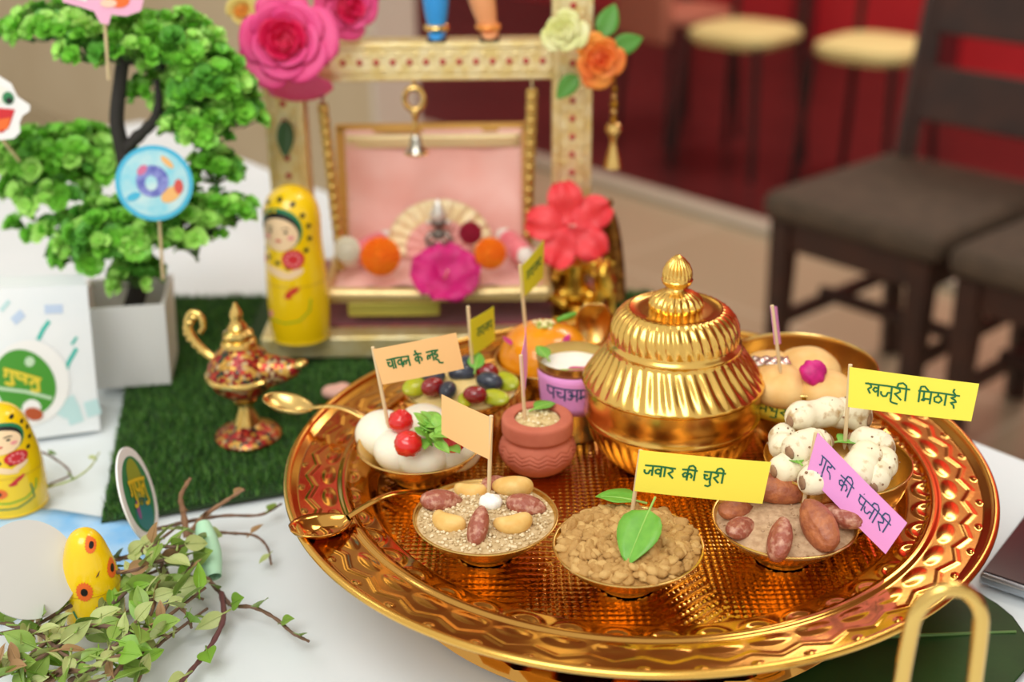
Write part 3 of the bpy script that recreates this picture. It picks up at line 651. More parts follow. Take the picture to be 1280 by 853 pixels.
flag('small lime flag with green writing standing in the custard', (591, 462), .0850, (585, 383), [(588, 400), (617, 383), (619, 425), (589, 446)], None, P(591, 462, .085)[1]+.024, LIMEPAP, TXT_S, INKG, (.22, .42, .24, .66), pen=.0009)
flag('lime flag on a tall stick standing in the orange dome sweet', (657, 412), .0965, (650, 331), [(650, 335), (680, 300), (679, 347), (653, 373)], None, P(657, 412, .0965)[1]+.030, LIMEPAP, TXT_S, INKG, (.2, .42, .24, .66), pen=.0009)
flag('narrow pink flag seen edge-on in the clay pot', (656, 524), .0855, (651, 444), [(651, 446), (657, 408), (659, 446), (655, 496)], None, P(656, 524, .0855)[1]+.042, PINKPAP)
flag('narrow pink flag seen edge-on in the round beige sweets', (975, 462), .1120, (965, 382), [(963, 383), (971, 383), (976, 430), (968, 431)], None, P(975, 462, .112)[1]+.030, PINKPAP)
# yellow label stuck round the front of the deep bowl
lb = thing('paper_label', 'yellow paper strip lettered in green on the deep bowl behind the pot', 'label', (Ib[0], Ib[1], BZ))
def isurf(u, v, e=.0):
    r = np.interp(v, [.014, .0237, .038, .0475], [.030, .0405, .0450, .0466])+.0016+e; a = -PI/2+u/r
    return np.array([r*math.cos(a), r*math.sin(a), v])
g = np.array([[isurf(u, v) for v in np.linspace(.0285, .0435, 4)] for u in np.linspace(-.040, .040, 26)]); b = MB(); b.grid(g); b.build('paper', YELPAP, lb, ang=180, solid=.0002)
write_on(lambda u, v: isurf(u, v, .0005), TXT_I, -.0335, .0340, .0060, .050, .0009, INKG, lb)

# ------------------------------------------------------------------ clay pot
cq = P(672, 587, T)
cpt = thing('clay_pot', 'small terracotta pot of grains with carved zigzag band, left of the gold pot', 'pot', (cq[0], cq[1], BZ))
CLAY = mat('terracotta', (204, 116, 90), .8, var=((190, 102, 78), 60), bump=(.15, 500, .0006))
pr = [(0, .0005), (.0105, 0), (.0125, .0008), (.0165, .0032), (.0198, .0065), (.0207, .008), (.0215, .0095), (.0224, .0122), (.0226, .0148), (.0220, .0175), (.0205, .0202), (.0190, .0218), (.0188, .0228), (.0196, .0238), (.0207, .0252), (.0209, .0275), (.0209, .0315), (.0206, .0335), (.0196, .0346), (.0175, .0348), (.0140, .0345), (.0133, .0335), (.0132, .028), (0, .027)]
fine = smoothline([(a, 0, q) for a, q in pr], 5)[:, [0, 2]]; fine[:, 0] = np.maximum(fine[:, 0], 0)
def clayf(th, i, r):
    z = fine[i][1]; k = np.zeros_like(th)
    if .0105 < z < .0195 and r > .018:
        for off in (.0130, .0155, .0178):
            zz = off+.0011*(2*np.abs(((th*14/(2*PI)) % 1)-.5)-.5)*2; k -= .0007*np.exp(-((z-zz)/.00045)**2)
    if .003 < z < .009: k -= .0006*np.exp(-((z-(.0062+.0008*np.sin(22*th)))/.0005)**2)
    return r+k
b = MB(); b.lathe(fine, 280, fn=clayf); b.build('pot_body', CLAY, cpt, ang=60)
GRN = mat('grain mix', (226, 206, 156), .8, var=((200, 176, 120), 300)); GRN2 = mat('pale grain', (240, 228, 190), .8)
mound('grain_mix', 'pale grain mixture filling the clay pot', 'dessert', cq, .0130, BZ+.0325, .0022, GRN, noise2(900, .0004, 9), n=24, crumbs=90, crumb_r=.0011, mats=[GRN, GRN2])

# ------------------------------------------------------------------ beige pedas in the deep bowl, speckled rolls
PEDA = mat('beige peda', (232, 186, 112), .6, var=((240, 204, 138), 60), sss=.15, bump=(.15, 200))
G = 'round beige sweets in the deep bowl'
for lab, px, py, z, r in (('round beige sweet at the front left of the deep bowl', 975, 483, .098, .0185), ('round beige sweet at the front right of the deep bowl', 1034, 488, .098, .0170), ('round beige sweet at the back right under the magenta petal', 1012, 461, .096, .0190), ('round beige sweet at the back left of the deep bowl', 965, 462, .094, .0165)):
    ball('peda_sweet', lab, 'sweet', px, py, z, r, PEDA, G, .62, lambda d: 1+.02*np.sin(6*d[..., 0]))
b = MB(); gg = np.array([[(x, y, .0008*math.sin(x*900)*math.sin(y*700)) for y in np.linspace(-.006, .006, 8)] for x in np.linspace(-.011, .011, 12)]); b.grid(gg); o = b.build('silver_leaf', mat('silver foil', (228, 226, 216), .25, .9), None, tuple(P(964, 451, .1085)), ang=180, solid=.0002); tag(o, 'crumpled silver leaf on the beige sweet at the back left', 'garnish')
b = MB(); b.ell((0, 0, 0), (.0078, .0045, .0075), None, 20, 12, fn=lambda d: 1+.08*np.sin(7*d[..., 0]+d[..., 2]*5)); o = b.build('flower_petal', PETAL, None, tuple(P(1016, 466, .111)), ang=180); o.rotation_euler = (-.5, 0, 0); tag(o, 'magenta petal lying between the round beige sweets', 'petal')
ROLL = mat('speckled white roll', (242, 234, 204), .65, var=((190, 160, 112), 150, .07, .62), bump=(.35, 160, .0015)); SPECK = mat('dark filling', (122, 92, 72), .7, var=((168, 132, 98), 200), bump=(.4, 300))
def roll(label, px, py, z, L, r, rot, tilt=0, bend=.15):
    p = P(px, py, z); t = thing('sweet_roll', label, 'sweet', tuple(p), 0, 'speckled white rolls in the deep bowl'); t.rotation_euler = (0, tilt, rot)
    s = np.linspace(-1, 1, 22); b = MB(); sd = int(px+py)
    g = np.random.default_rng(sd); a1, a2, a3 = g.uniform(0, 6, 3)
    pts = np.stack([L/2*s, bend*L*(1-s**2)*.5, .0006*np.sin(5*s+a1)], 1)
    rad = r*np.clip(1-np.abs(s)**5, .12, 1)**.5*(1+.04*np.sin(7*s+a2)+.025*np.sin(13*s+a3)); b.tube(pts, rad, 18); b.build('roll_body', ROLL, t, ang=180, sub=1)
    b = MB()
    for i in range(9):
        u = g.uniform(-.9, .9); a = g.uniform(-.2, PI+.2); rr_ = r*(1-abs(u)**5)**.5*1.0
        q = .0005*g.uniform(.5, 1.5); b.ell((L/2*u, bend*L*(1-u*u)*.5+rr_*math.cos(a), rr_*math.sin(a)), (q*1.3, q, q), None, 6, 5)
    for sgn in (-1, 1): b.ell((sgn*L/2*.97, 0, 0), (.0012, r*.42, r*.42), None, 12, 8, fn=lambda d: 1+.2*np.sin(9*d[..., 1])*np.sin(8*d[..., 2]))
    b.build('dark_filling', SPECK, t, ang=180)
roll('speckled roll lying across the back left of the heap', 1022, 520, .107, .036, .0082, .35)
roll('speckled roll at the back right of the heap under the yellow flag', 1058, 519, .105, .026, .0085, -.5)
roll('speckled roll at the left rim of its bowl', 982, 553, .098, .024, .0075, 1.35)
roll('speckled roll in the middle of the heap behind the pink flag tip', 1012, 559, .103, .028, .0085, .5)
roll('speckled roll at the lower left of its bowl beside the fat nut', 992, 585, .094, .024, .0080, .3)
roll('speckled roll standing right of the green leaf', 1082, 583, .100, .030, .0090, 1.05, -.15)
roll('speckled roll at the right rim of its bowl', 1101, 590, .096, .030, .0085, 1.0, -.15)
roll('speckled roll at the right back rim of its bowl', 1088, 556, .099, .024, .0080, -.6)
roll('speckled roll deep in the front of its bowl under the pink flag', 1036, 600, .0945, .030, .0085, .2)

# ------------------------------------------------------------------ spoons
def spoon(label, px_tip, z_tip, px_end, z_end, wid=.0115, blen=.030, m=BRASS, up=(0, 0, 1), arch=.006):
    a, e = P(*px_tip, z_tip), P(*px_end, z_end)
    t = thing('brass_spoon', label, 'spoon', tuple(a), 0, 'brass spoons')
    L = np.linalg.norm(e-a); y = (e-a)/L; x = np.cross(y, up); x /= np.linalg.norm(x); z = np.cross(x, y); R = np.stack([x, y, z], 1)
    s = np.linspace(0, 1, 18); q = np.linspace(-1, 1, 13); S, Q = np.meshgrid(s, q, indexing='ij')
    w = wid*np.clip(np.sin(PI*(S**.85)), .0, 1)**.55; w = np.where(S > .9, np.maximum(w, .0022), w)
    zz = -.0075*(np.clip(1-Q**2, 0, 1))*np.sin(PI*S)**.7
    b = MB(); b.grid(np.stack([w*Q, S*blen, zz], -1)@R.T); b.build('spoon_bowl', m, t, ang=180, solid=.0009)
    hs = np.linspace(0, 1, 14); hy = blen*.95+(L-blen*.95)*hs; hz = arch*np.sin(PI*hs)
    wd = .0022+.0016*hs**2
    g = []
    for k in range(14):
        c = np.array([0, hy[k], hz[k]]); g.append([c+np.array([wd[k]*math.cos(p_), 0, .0011*math.sin(p_)]) for p_ in np.linspace(0, 2*PI, 10, endpoint=False)])
    b = MB(); b.grid(np.array(g)@R.T, cv=True); b.build('handle', m, t, ang=180)
    return t
spoon('brass spoon whose bowl hangs over the upper left rim of the tray', (330, 494), .0760, (472, 533), .0665, .0105, .034, BRASS)
spoon('brass spoon lying across the front left rim of the tray', (364, 664), .0700, (545, 621), .0560, .0125, .036, GOLD, arch=.008)
q = P(742, 432, .078)
ss = thing('brass_spoon', 'brass spoon standing upright between the orange sweet and the gold figurine', 'spoon', tuple(q), 0, 'brass spoons')
s = np.linspace(0, 1, 16); qq = np.linspace(-1, 1, 11); S, Q = np.meshgrid(s, qq, indexing='ij'); w = .0120*np.clip(np.sin(PI*np.clip(S*.93+.03, 0, 1)**.8), 0, 1)**.5
b = MB(); b.grid(np.stack([w*Q, .006*(1-Q**2)*np.sin(PI*S)-.0, .030*(1-S)], -1)); b.build('spoon_bowl', BRASS, ss, ang=180, solid=.0009)
b = MB(); b.tube([(0, 0, .002), (-.004, .006, -.012), (-.012, .010, -.024)], [.0025, .002, .002], 8); b.build('handle', BRASS, ss)

# ------------------------------------------------------------------ grass mat
mt = thing('grass_mat', 'square of green artificial turf under the swing, lamp and planter', 'mat')
cor = [P(127, 657, 0)[:2], P(420, 607, 0)[:2], np.array([.075, .33]), np.array([.055, .415]), np.array([-.40, .415])]
b = MB(); b.prism(cor, .0, .0022); b.build('backing', mat('turf backing', (34, 60, 24), .9), mt, smooth=False)
cx_ = np.array(cor); n = 34000; v = np.empty((n, 3, 3)); cnt = 0
lo, hi = cx_.min(0), cx_.max(0)
pts = nrg.uniform(lo, hi, (n*2, 2)); ins = np.zeros(len(pts), bool)
for i in range(len(cx_)):
    a_, b_ = cx_[i], cx_[(i+1) % len(cx_)]
    cross = (a_[1] > pts[:, 1]) != (b_[1] > pts[:, 1])
    xs = (b_[0]-a_[0])*(pts[:, 1]-a_[1])/(b_[1]-a_[1]+1e-12)+a_[0]; ins ^= cross & (pts[:, 0] < xs)
ins &= ~((pts[:, 0] > -.29) & (pts[:, 0] < .018) & (pts[:, 1] > .270) & (pts[:, 1] < .458))
pts = pts[ins][:n]; n = len(pts); an = nrg.uniform(0, 6.28, n); ln = nrg.uniform(.0035, .0075, n); le = nrg.uniform(0, .004, n); la = nrg.uniform(0, 6.28, n)
wv = np.stack([np.cos(an), np.sin(an), 0*an], 1)*.0006
p3 = np.concatenate([pts, np.full((n, 1), .002)], 1); tip = p3+np.stack([le*np.cos(la), le*np.sin(la), ln], 1)
V = np.stack([p3-wv, p3+wv, tip], 1).reshape(-1, 3); b = MB(); b.v.append(V); b.f = [[3*i, 3*i+1, 3*i+2] for i in range(n)]; b.m = nrg.integers(0, 3, n).tolist(); b.n = 3*n
o = b.build('turf_blades', [mat('turf green', (62, 112, 40), .6), mat('turf green dark', (44, 88, 34), .6), mat('turf green light', (92, 140, 58), .6)], mt, smooth=False); o['kind'] = 'stuff'
GZ = .0055

# ------------------------------------------------------------------ the swing
YP = .36
pR, pL = Y(714, 200, YP), Y(363, 200, YP); pz = float(Y(550, 73, YP)[2])
sw = thing('swing_stand', 'gold trimmed toy swing frame with red dotted posts and maroon base', 'swing stand', (0, 0, GZ))
bx0, bx1, by0, by1 = pL[0]-.020, .015, .272, .455
b = MB(); b.box(((bx0+bx1)/2, (by0+by1)/2, .009), (bx1-bx0, by1-by0, .018)); b.box(((bx0+bx1)/2, (by0+by1)/2, -.0005), (bx1-bx0-.01, by1-by0-.01, .004)); b.build('base', FOIL, sw, bevel=.003)
b = MB(); b.box(((bx0+bx1)/2+.006, (by0+by1)/2+.006, .0186), (bx1-bx0-.032, by1-by0-.030, .002)); b.build('velvet_top', mat('maroon velvet', (110, 22, 42), .8, var=((140, 36, 58), 200), sheen=.4), sw)
for pp, sgn in ((pL, 'l'), (pR, 'r')):
    b = MB(); b.box((pp[0], YP, .018+.21), (.031, .024, .42)); b.box((pp[0], YP-.0125, .018+.21), (.019, .003, .42))
    for s in (-1, 1):
        b.box((pp[0]+s*.0125, YP-.0125, .018+.21), (.0035, .004, .42))
    for i in range(28):
        b.ell((pp[0], YP-.0142, .026+i*.0146), (.0024, .0012, .0026), None, 8, 6, mi=1)
        for s in (-1, 1): b.ell((pp[0]+s*.0065, YP-.0142, .0333+i*.0146), (.0016, .0010, .0028), None, 6, 5)
    b.build('post', [FOIL, REDGEM], sw, bevel=.0012)
cxm = (pL[0]+pR[0])/2; cw = pR[0]-pL[0]-.031
cbz = pz-GZ
b = MB(); b.box((cxm, YP, cbz), (cw, .024, .030)); b.box((cxm, YP-.0125, cbz), (cw, .003, .019))
for s in (-1, 1): b.box((cxm, YP-.0125, cbz+s*.0120), (cw, .004, .0035))
for i in range(15):
    x = cxm-cw/2+.008+i*(cw-.016)/14; b.ell((x, YP-.0142, cbz), (.0026, .0012, .0026), None, 8, 6, mi=1)
    for s in (-1, 1): b.ell((x+.005, YP-.0142, cbz+s*.006), (.0030, .0010, .0016), None, 6, 5)
b.build('crossbar', [FOIL, REDGEM], sw, bevel=.0012)

PINKC = mat('pink satin', (236, 168, 156), .45, var=((248, 206, 198), 24, .3), sheen=.3)
sx0, sx1 = float(Y(408, 366, .285)[0]), float(Y(684, 352, .285)[0]); sz = float(Y(545, 362, .285)[2])-GZ
zt = float(Y(540, 152, .405)[2])-GZ
st_ = thing('hanging_cradle', 'hanging swing seat with pink satin backrest and gold borders', 'swing', (0, 0, GZ))
scx, swd = (sx0+sx1)/2, sx1-sx0
b = MB(); b.box((scx, .335, sz-.007), (swd, .10, .008)); b.build('seat_board', FOIL, st_, bevel=.002)
nx, ny = 40, 16
g = np.array([[(sx0+.004+(swd-.008)*i/(nx-1), .288+.092*j/(ny-1), sz-.002+.007*math.sin(PI*min(1, max(0, i/(nx-1))))**.35*math.sin(PI*(.06+.94*j/(ny-1))*.8+.25)**.5+.0008*math.sin(i*1.1+j*.5)) for j in range(ny)] for i in range(nx)])
b = MB(); b.grid(g, flip=True); b.build('seat_cushion', PINKC, st_, ang=180)
b = MB(); b.tube([(sx0, .284, sz-.002), (scx, .282, sz-.003), (sx1, .284, sz-.002)], .0052, 12)
for x in (sx0, sx1): b.tube([(x, .284, sz-.002), (x, .384, sz-.001)], .0045, 12)
b.build('seat_trim', mat('gold piping', (232, 206, 146), .35, .5, bump=(.4, 300, .001)), st_)
b = MB(); b.box((scx-.035, .292, sz-.0175), (swd*.42, .010, .012)); b.build('front_bar', mat('yellow gold foil', (206, 196, 92), .4, .5), st_, bevel=.002)
bw0, bw1 = float(Y(422, 200, .40)[0]), float(Y(664, 200, .40)[0]); bcx = (bw0+bw1)/2; bw = bw1-bw0
bh = zt-sz; tl = math.atan2(.405-.384, bh)
def backpt(x, h, e=0.0): return np.array([x, .384+h*math.sin(tl)-e*math.cos(tl), sz+h*math.cos(tl)+e*math.sin(tl)])
g = np.array([[backpt(bw0+.008+(bw-.016)*i/29, bh*(j/19)*.96, .003+.002*math.sin(i*.42+1)+.0012*math.sin(j*.5+i*.2)) for j in range(20)] for i in range(30)])
b = MB(); b.grid(g, flip=True); b.build('back_cushion', PINKC, st_, ang=180, solid=.003)
b = MB(); Rb = rx(-tl)
GW = mat('gold lace', (206, 160, 84), .4, .6, bump=(.5, 240, .001))
for x in (bw0+.004, bw1-.004): b.box(backpt(x, bh*.5), (.009, .008, bh), Rb)
b.box(backpt(bcx, bh-.003), (bw, .008, .008), Rb); b.box(backpt(bcx, bh*.5, -.0035), (bw-.01, .003, bh-.01), Rb)
b.build('back_frame', GW, st_, bevel=.001)
b = MB(); b.grid(np.array([[backpt(bw0+.009+(bw-.018)*i/19, bh-.008-.011*j/4, .0075+.001*math.sin(j*1.5)) for j in range(5)] for i in range(20)]), flip=True); b.build('lace_band', mat('pale gold lace', (236, 216, 166), .4, .5, bump=(.5, 300, .001)), st_, ang=180, solid=.001)
for (tx, ty), (bxp, byp) in (((403, 130), (428, 335)), ((665, 112), (658, 300))):
    a = Y(tx, ty, YP-.03)-[0, 0, GZ]; e = Y(bxp, byp, .335)-[0, 0, GZ]; e[2] = sz-.003
    b = MB(); b.tube([e, (a+e)/2, a], .0042, 10)
    for i in range(16): q = e+(a-e)*(i+.5)/16; b.ell(q, (.0049, .0049, .0026), None, 10, 6)
    b.build('hanging_rod', mat('gold rod', (204, 172, 96), .35, .8), st_)
    hook = np.array([a[0], YP-.008, cbz-.016]); b = MB(); b.tube(smoothline([a, (a+hook)/2+[.0, -.003, .002], hook, hook+[0, .010, -.0]]), .0011, 6); b.build('wire_hook', SILVER, st_)
# bell on the crossbar
bp = Y(517, 105, YP-.016); bell = thing('hanging_bell', 'small brass and steel bell hanging from the middle of the swing crossbar', 'bell', tuple(bp))
k = .86/pxm(bp)
b = MB(); a = np.linspace(0, 2*PI, 20); b.grid(np.array([[np.array([(14+4.2*math.cos(p_))*math.cos(q_), 4.2*math.sin(p_), -22+(14+4.2*math.cos(p_))*math.sin(q_)*1.15])*k for p_ in np.linspace(0, 2*PI, 8, endpoint=False)] for q_ in a]), cv=True)
b.tube(np.array([(0, 0, 5), (0, 0, -6)])*k, 2.5*k, 8); b.lathe([(r*k, z*k) for r, z in [(4.5, -38), (6, -44), (4, -50), (3.4, -58), (5, -64), (3.6, -70), (4.4, -78), (0, -79)]][::-1], 20); b.build('handle', BRASS, bell)
b = MB(); b.lathe([(r*k, z*k) for r, z in [(0, -74), (5, -75), (8, -80), (9.5, -88), (12, -96), (17, -101), (17.5, -103), (15, -103), (10, -95), (0, -84)]][::-1], 36); b.build('dome', SILVER, bell)
b = MB(); b.lathe([(r*k, z*k) for r, z in [(16.8, -100.5), (18.6, -102), (18.2, -104), (16, -104)]][::-1], 36); b.build('rim_band', BRASS, bell)
# jhumka on the right
jp = Y(768, 104, YP-.01); jh = thing('hanging_ornament', 'strung brass beads with a small bell hanging right of the swing post', 'ornament', tuple(jp)); k = 1/pxm(jp)
b = MB(); b.tube(np.array([(0, 0, 16), (0, 0, -60)])*k, 1.4*k, 6); b.tube(np.array([(0, 0, 16), (-20, 0, 20), (-52, 0, 14)])*k, 1.2*k, 6); b.build('cord', DARKGOLD, jh)
for i, (z, r) in enumerate(((-8, 4.5), (-17, 4), (-27, 5.5), (-36, 4.5), (-46, 5))):
    b = MB(); b.ell((0, 0, z*k), (r*k, r*k, r*k*.95), None, 16, 10); b.build('bead', [DARKGOLD, BRASS][i % 2], jh)
b = MB(); b.lathe([(r*k, z*k) for r, z in [(0, -48), (9, -52), (11, -60), (6, -66), (4, -72), (6, -84), (10, -98), (12, -108), (9, -110), (0, -104)]][::-1], 24); b.ell((0, -10*k, -61*k), (4*k, 3*k, 4*k), None, 10, 8); b.build('bell_drop', BRASS, jh)

# flowers
def petal_obj(parent, c, R, az, r, h, flare, curl, span, mtl, n=9, name='petal', wav=0):
    s = np.linspace(0, 1, n); t = np.linspace(-1, 1, n); g = np.empty((n, n, 3))
    for i, si in enumerate(s):
        edge = math.sqrt(max(0, 1-(2*max(0, si-.5))**2.6*.75))
        for j, tj in enumerate(t):
            a = az+tj*span*edge*(.55+.45*min(1, si*1.6)); rho = r*(.30+.70*math.sin(si*PI/2))+flare*si**2.5+wav*math.sin(tj*6+az*3)*si
            z = h*si-curl*max(0, si-.65)**1.5*3-.12*h*abs(tj)**3*si
            g[i, j] = (rho*math.cos(a), rho*math.sin(a), z)
    b = MB(); b.grid(g@R.T+np.array(c)); return b.build(name, mtl, parent, ang=180, solid=.0004)
def rose(name, label, px, py, y, R_px, mtl, mtl_in, axis, n=20, cat='flower', group=None):
    p = Y(px, py, y); k = R_px/pxm(p); t = thing(name, label, cat, tuple(p), 0, group); R = rot_to(axis)
    for i in range(n):
        f = i/(n-1); petal_obj(t, (0, 0, 0), R, i*2.4, k*(.10+.62*f**.9), k*(.66-.28*f), k*.34*f**1.5, k*.20*f, .95-.18*f, mtl_in if f < .45 else mtl)
    b = MB(); b.ell((0, 0, 0), (k*.45, k*.45, k*.3), R, 16, 10); b.build('core', mtl_in, t)
    return t
ROSE = mat('hot pink rose', (226, 52, 128), .55, sss=.15, var=((236, 92, 150), 30)); ROSEI = mat('deep pink rose', (222, 26, 88), .55, sss=.1)
toC = lambda px, py, y: (CAM-Y(px, py, y))/np.linalg.norm(CAM-Y(px, py, y))
r1 = rose('rose', 'large hot pink rose at the top left corner of the swing', 357, 52, YP-.055, 64, ROSE, ROSEI, toC(357, 52, .33)+[-.10, 0, .12], 22, group='pink roses on the swing corner')
p0 = np.array(r1.location); k = 66/pxm(p0)
petal_obj(r1, (0, 0.004, -k*.35), rot_to([0.05, -.55, -.8]), -1.45, k*.95, k*.45, k*.25, k*.1, .75, ROSE, name='drooping_petal')
rose('rose', 'second hot pink rose mostly cut off by the top frame edge', 432, 6, YP-.015, 46, ROSE, ROSEI, toC(425, 8, .36)+[.5, 0, -.1], 18, group='pink roses on the swing corner')
b = thing('rose_leaf', 'dark green leaf hanging below the large pink rose on the left post', 'leaf', tuple(Y(356, 150, YP-.020)))
m_ = MB(); m_.grid(leaf_mesh(.03, .014, .2)@rx(-1.9).T); m_.build('blade', mat('dark leaf', (44, 84, 34), .5), b, ang=180, solid=.0003)
YEL = mat('pale yellow petals', (226, 208, 120), .6, sss=.1)
b = rose('silk_flower', 'pale yellow silk flower peeping out left of the large pink rose', 303, 14, YP-.005, 24, YEL, mat('orange petals', (236, 168, 70), .6), toC(303, 14, .36), 12)
GRNR = mat('greenish cream rose', (214, 218, 128), .55, sss=.15, var=((232, 230, 176), 50)); ORR = mat('orange yellow rose', (246, 168, 66), .55, sss=.15, var=((232, 84, 40), 42, .2)); LFD = mat('silk leaf green', (78, 142, 46), .5)
gb = rose('rose_bud', 'greenish cream rose bud on the right corner of the swing', 706, 40, YP-.040, 31, GRNR, GRNR, toC(706, 40, .33)+[-.2, 0, .1], 14)
orr = rose('rose', 'orange and yellow rose on the right post of the swing', 748, 72, YP-.040, 36, ORR, ORR, toC(748, 72, .33)+[.25, 0, -.2], 16)
for px, py, ro, L, lab in ((752, 28, -.4, .028, 'green silk leaf above the orange rose'), (722, 78, 2.4, .024, 'green silk leaf below the greenish bud'), (765, 45, -1.2, .026, 'green silk leaf right behind the orange rose')):
    b = thing('silk_leaf', lab, 'leaf', tuple(Y(px, py, YP-.030)), 0, 'silk leaves by the orange rose'); m_ = MB(); m_.grid(leaf_mesh(L, L*.62, .3)@(rx(1.25)@rz(ro)).T-[0, 0, L*.4]); m_.build('blade', LFD, b, ang=180, solid=.0003)
# hibiscus
HIB = mat('coral red hibiscus', (242, 66, 74), .5, sss=.2, var=((232, 48, 60), 60)); MAG = mat('magenta bloom', (206, 16, 118), .55, sss=.1, var=((176, 10, 96), 60))
def open_flower(name, label, px, py, y, Rpx, mtl, axis, np_=5, wide=.62, cup=.25, stamen=True, group=None):
    p = Y(px, py, y); k = Rpx/pxm(p); t = thing(name, label, 'flower', tuple(p), 0, group); R = rot_to(axis)
    for i in range(np_):
        a = i*2*PI/np_+.5; g = np.empty((12, 11, 3))
        for ii, s in enumerate(np.linspace(0.03, 1, 12)):
            for jj, q in enumerate(np.linspace(-1, 1, 11)):
                w = k*wide*math.sin(PI*(s**1.3*.86+.04))**.7; zz = k*(cup*s+.10*math.sin(q*5+i)*s*s-.25*cup*s**3+.05*math.sin(s*9+i*2))
                x_, y_ = k*s, w*q; g[ii, jj] = (x_*math.cos(a)-y_*math.sin(a), x_*math.sin(a)+y_*math.cos(a), zz+.002*i/np_)
        b = MB(); b.grid(g@R.T); b.build('petal', mtl, t, ang=180, solid=.0004)
    if stamen:
        b = MB(); b.tube(np.array([(0, 0, 0), (0.02*k, 0, .25*k), (.06*k, 0, .5*k)])@R.T, [.05*k, .035*k, .03*k], 8); b.build('stamen', mat('pale pink stamen', (244, 170, 160), .6), t)
    return t
open_flower('hibiscus', 'coral red hibiscus flower on top of the gold figurine', 712, 283, .300, 56, HIB, toC(718, 272, .30)+[.12, 0, .05], 5, .40, .16)
open_flower('magenta_flower', 'large magenta flower at the front edge of the swing seat', 556, 350, .283, 43, MAG, toC(556, 348, .28)+[.1, 0, .9], 5, .66, .55)
def marigold(name, label, px, py, y, Rpx, mtl, group=None, flat=.6, rows=7):
    p = Y(px, py, y); k = Rpx/pxm(p); t = thing(name, label, 'flower', tuple(p), 0, group); R = rot_to(toC(px, py, y)+[0, 0, .3]); b = MB()
    for q in range(rows):
        f = (q+.5)/rows; m_ = int(6+14*f); el = (1-f)*PI/2
        for i in range(m_):
            a = i*2*PI/m_+q*.7; c = np.array([k*.92*f**.8*math.cos(a), k*.92*f**.8*math.sin(a), k*flat*math.sqrt(1-f*f*.95)])
            d = np.array([math.cos(a)*f, math.sin(a)*f, .9-f*.6]); b.ell(c, (k*.17, k*.13, k*.055), rot_to(np.array([math.cos(a), math.sin(a), -.1]) if f > .3 else np.array([.3, 1, .2]), d), 8, 6)
    b.ell((0, 0, 0), (k*.9, k*.9, k*flat*.8), None, 18, 10)
    for i in range(len(b.v)): b.v[i] = b.v[i]@R.T
    b.build('corolla', mtl, t, ang=180); c_ = MB(); c_.lathe([(0, -k*.5), (k*.25, -k*.45), (k*.4, 0), (0, .01*k)], 14, R=R); c_.build('calyx', LFD, t)
    return t
MARI = mat('marigold orange', (255, 146, 10), .6, sss=.15, var=((252, 122, 4), 120))
marigold('marigold', 'orange marigold at the left of the swing seat', 476, 322, .292, 27, MARI, 'marigolds on the swing seat')
marigold('marigold', 'orange marigold at the right of the swing seat', 613, 318, .292, 22, MARI, 'marigolds on the swing seat')
marigold('crimson_flower', 'small crimson flower beside the seated idol on the swing', 588, 292, .318, 16, mat('crimson petals', (168, 18, 56), .55, sss=.1))
marigold('white_flower', 'white flower beside the left bolster on the swing', 434, 313, .300, 18, mat('white petals', (238, 234, 216), .6, sss=.1), 'white flowers on the swing')

# bolsters
for lab, a, e in (('pink bolster at the left of the swing seat', (442, 302), (476, 276)), ('pink bolster at the right of the swing seat', (634, 276), (654, 312))):
    A_, E_ = Y(*a, .315 if lab.find('left') > 0 else .350), Y(*e, .350 if lab.find('left') > 0 else .315); zc = sz+GZ+.018; A_[2] = E_[2] = zc
    t = thing('bolster', lab, 'cushion', tuple((A_+E_)/2), 0, 'pink bolsters'); d = (E_-A_)/2; d = d/np.linalg.norm(d)*.022; s = np.linspace(-1, 1, 14); b = MB()
    b.tube(np.array([d*q for q in s]), .0095*(1-np.abs(s)**8*.45)*(1+.03*np.sin(9*s)), 18); b.build('roll', mat('coral pink satin', (234, 92, 112), .4, var=((240, 130, 140), 40), sheen=.3), t, ang=60)
    for sg in (-1, 1): b = MB(); b.ell(d*sg*1.16, (.0075, .0075, .0075), None, 16, 10, fn=lambda q: 1+.08*np.sin(9*q[..., 0])*np.sin(9*q[..., 2])); b.build('pompom', mat('white pompom', (236, 232, 222), .8), t, ang=180)

# seated idol with pleated dress
ip = np.array([float(Y(550, 320, .335)[0]), .335, sz+GZ+.0068])
idol = thing('seated_idol', 'small silver idol in a pleated pink and cream dress seated on the swing', 'idol', tuple(ip)); k = 1/pxm(ip)
def fan(r0, r1, n, amp, zc, m, name, tilt, yo, a0=-.35, a1=PI+.35):
    g = []
    for i, a in enumerate(np.linspace(a0, a1, n*6)):
        w = amp*math.sin(a*n); row = []
        for f in np.linspace(0, 1, 7): r = r0+(r1-r0)*f; row.append((r*math.cos(a), w*f**.6, r*math.sin(a)*.86))
        g.append(row)
    b = MB(); b.grid(np.array(g)@rx(tilt).T+[0, yo, zc]); return b.build(name, m, idol, ang=180, solid=.0007)
CRE = mat('cream gold pleats', (232, 206, 152), .45, .25, var=((246, 230, 190), 90)); PKD = mat('pink pleats', (238, 170, 160), .5, sheen=.3)
fan(20*k, 66*k, 22, 2.2*k, 16*k, CRE, 'dress_fan', -.35, 10*k)
fan(8*k, 42*k, 16, 1.8*k, 14*k, PKD, 'pink_skirt', -.30, 2*k)
b = MB(); b.lathe([(0, 0), (30*k, 0), (28*k, 6*k), (16*k, 18*k), (8*k, 30*k), (0, 32*k)][::1], 60, (0, -2*k, 0), fn=lambda th, i, r: r*(1+.08*np.cos(24*th))); b.build('skirt_front', PKD, idol, ang=60)
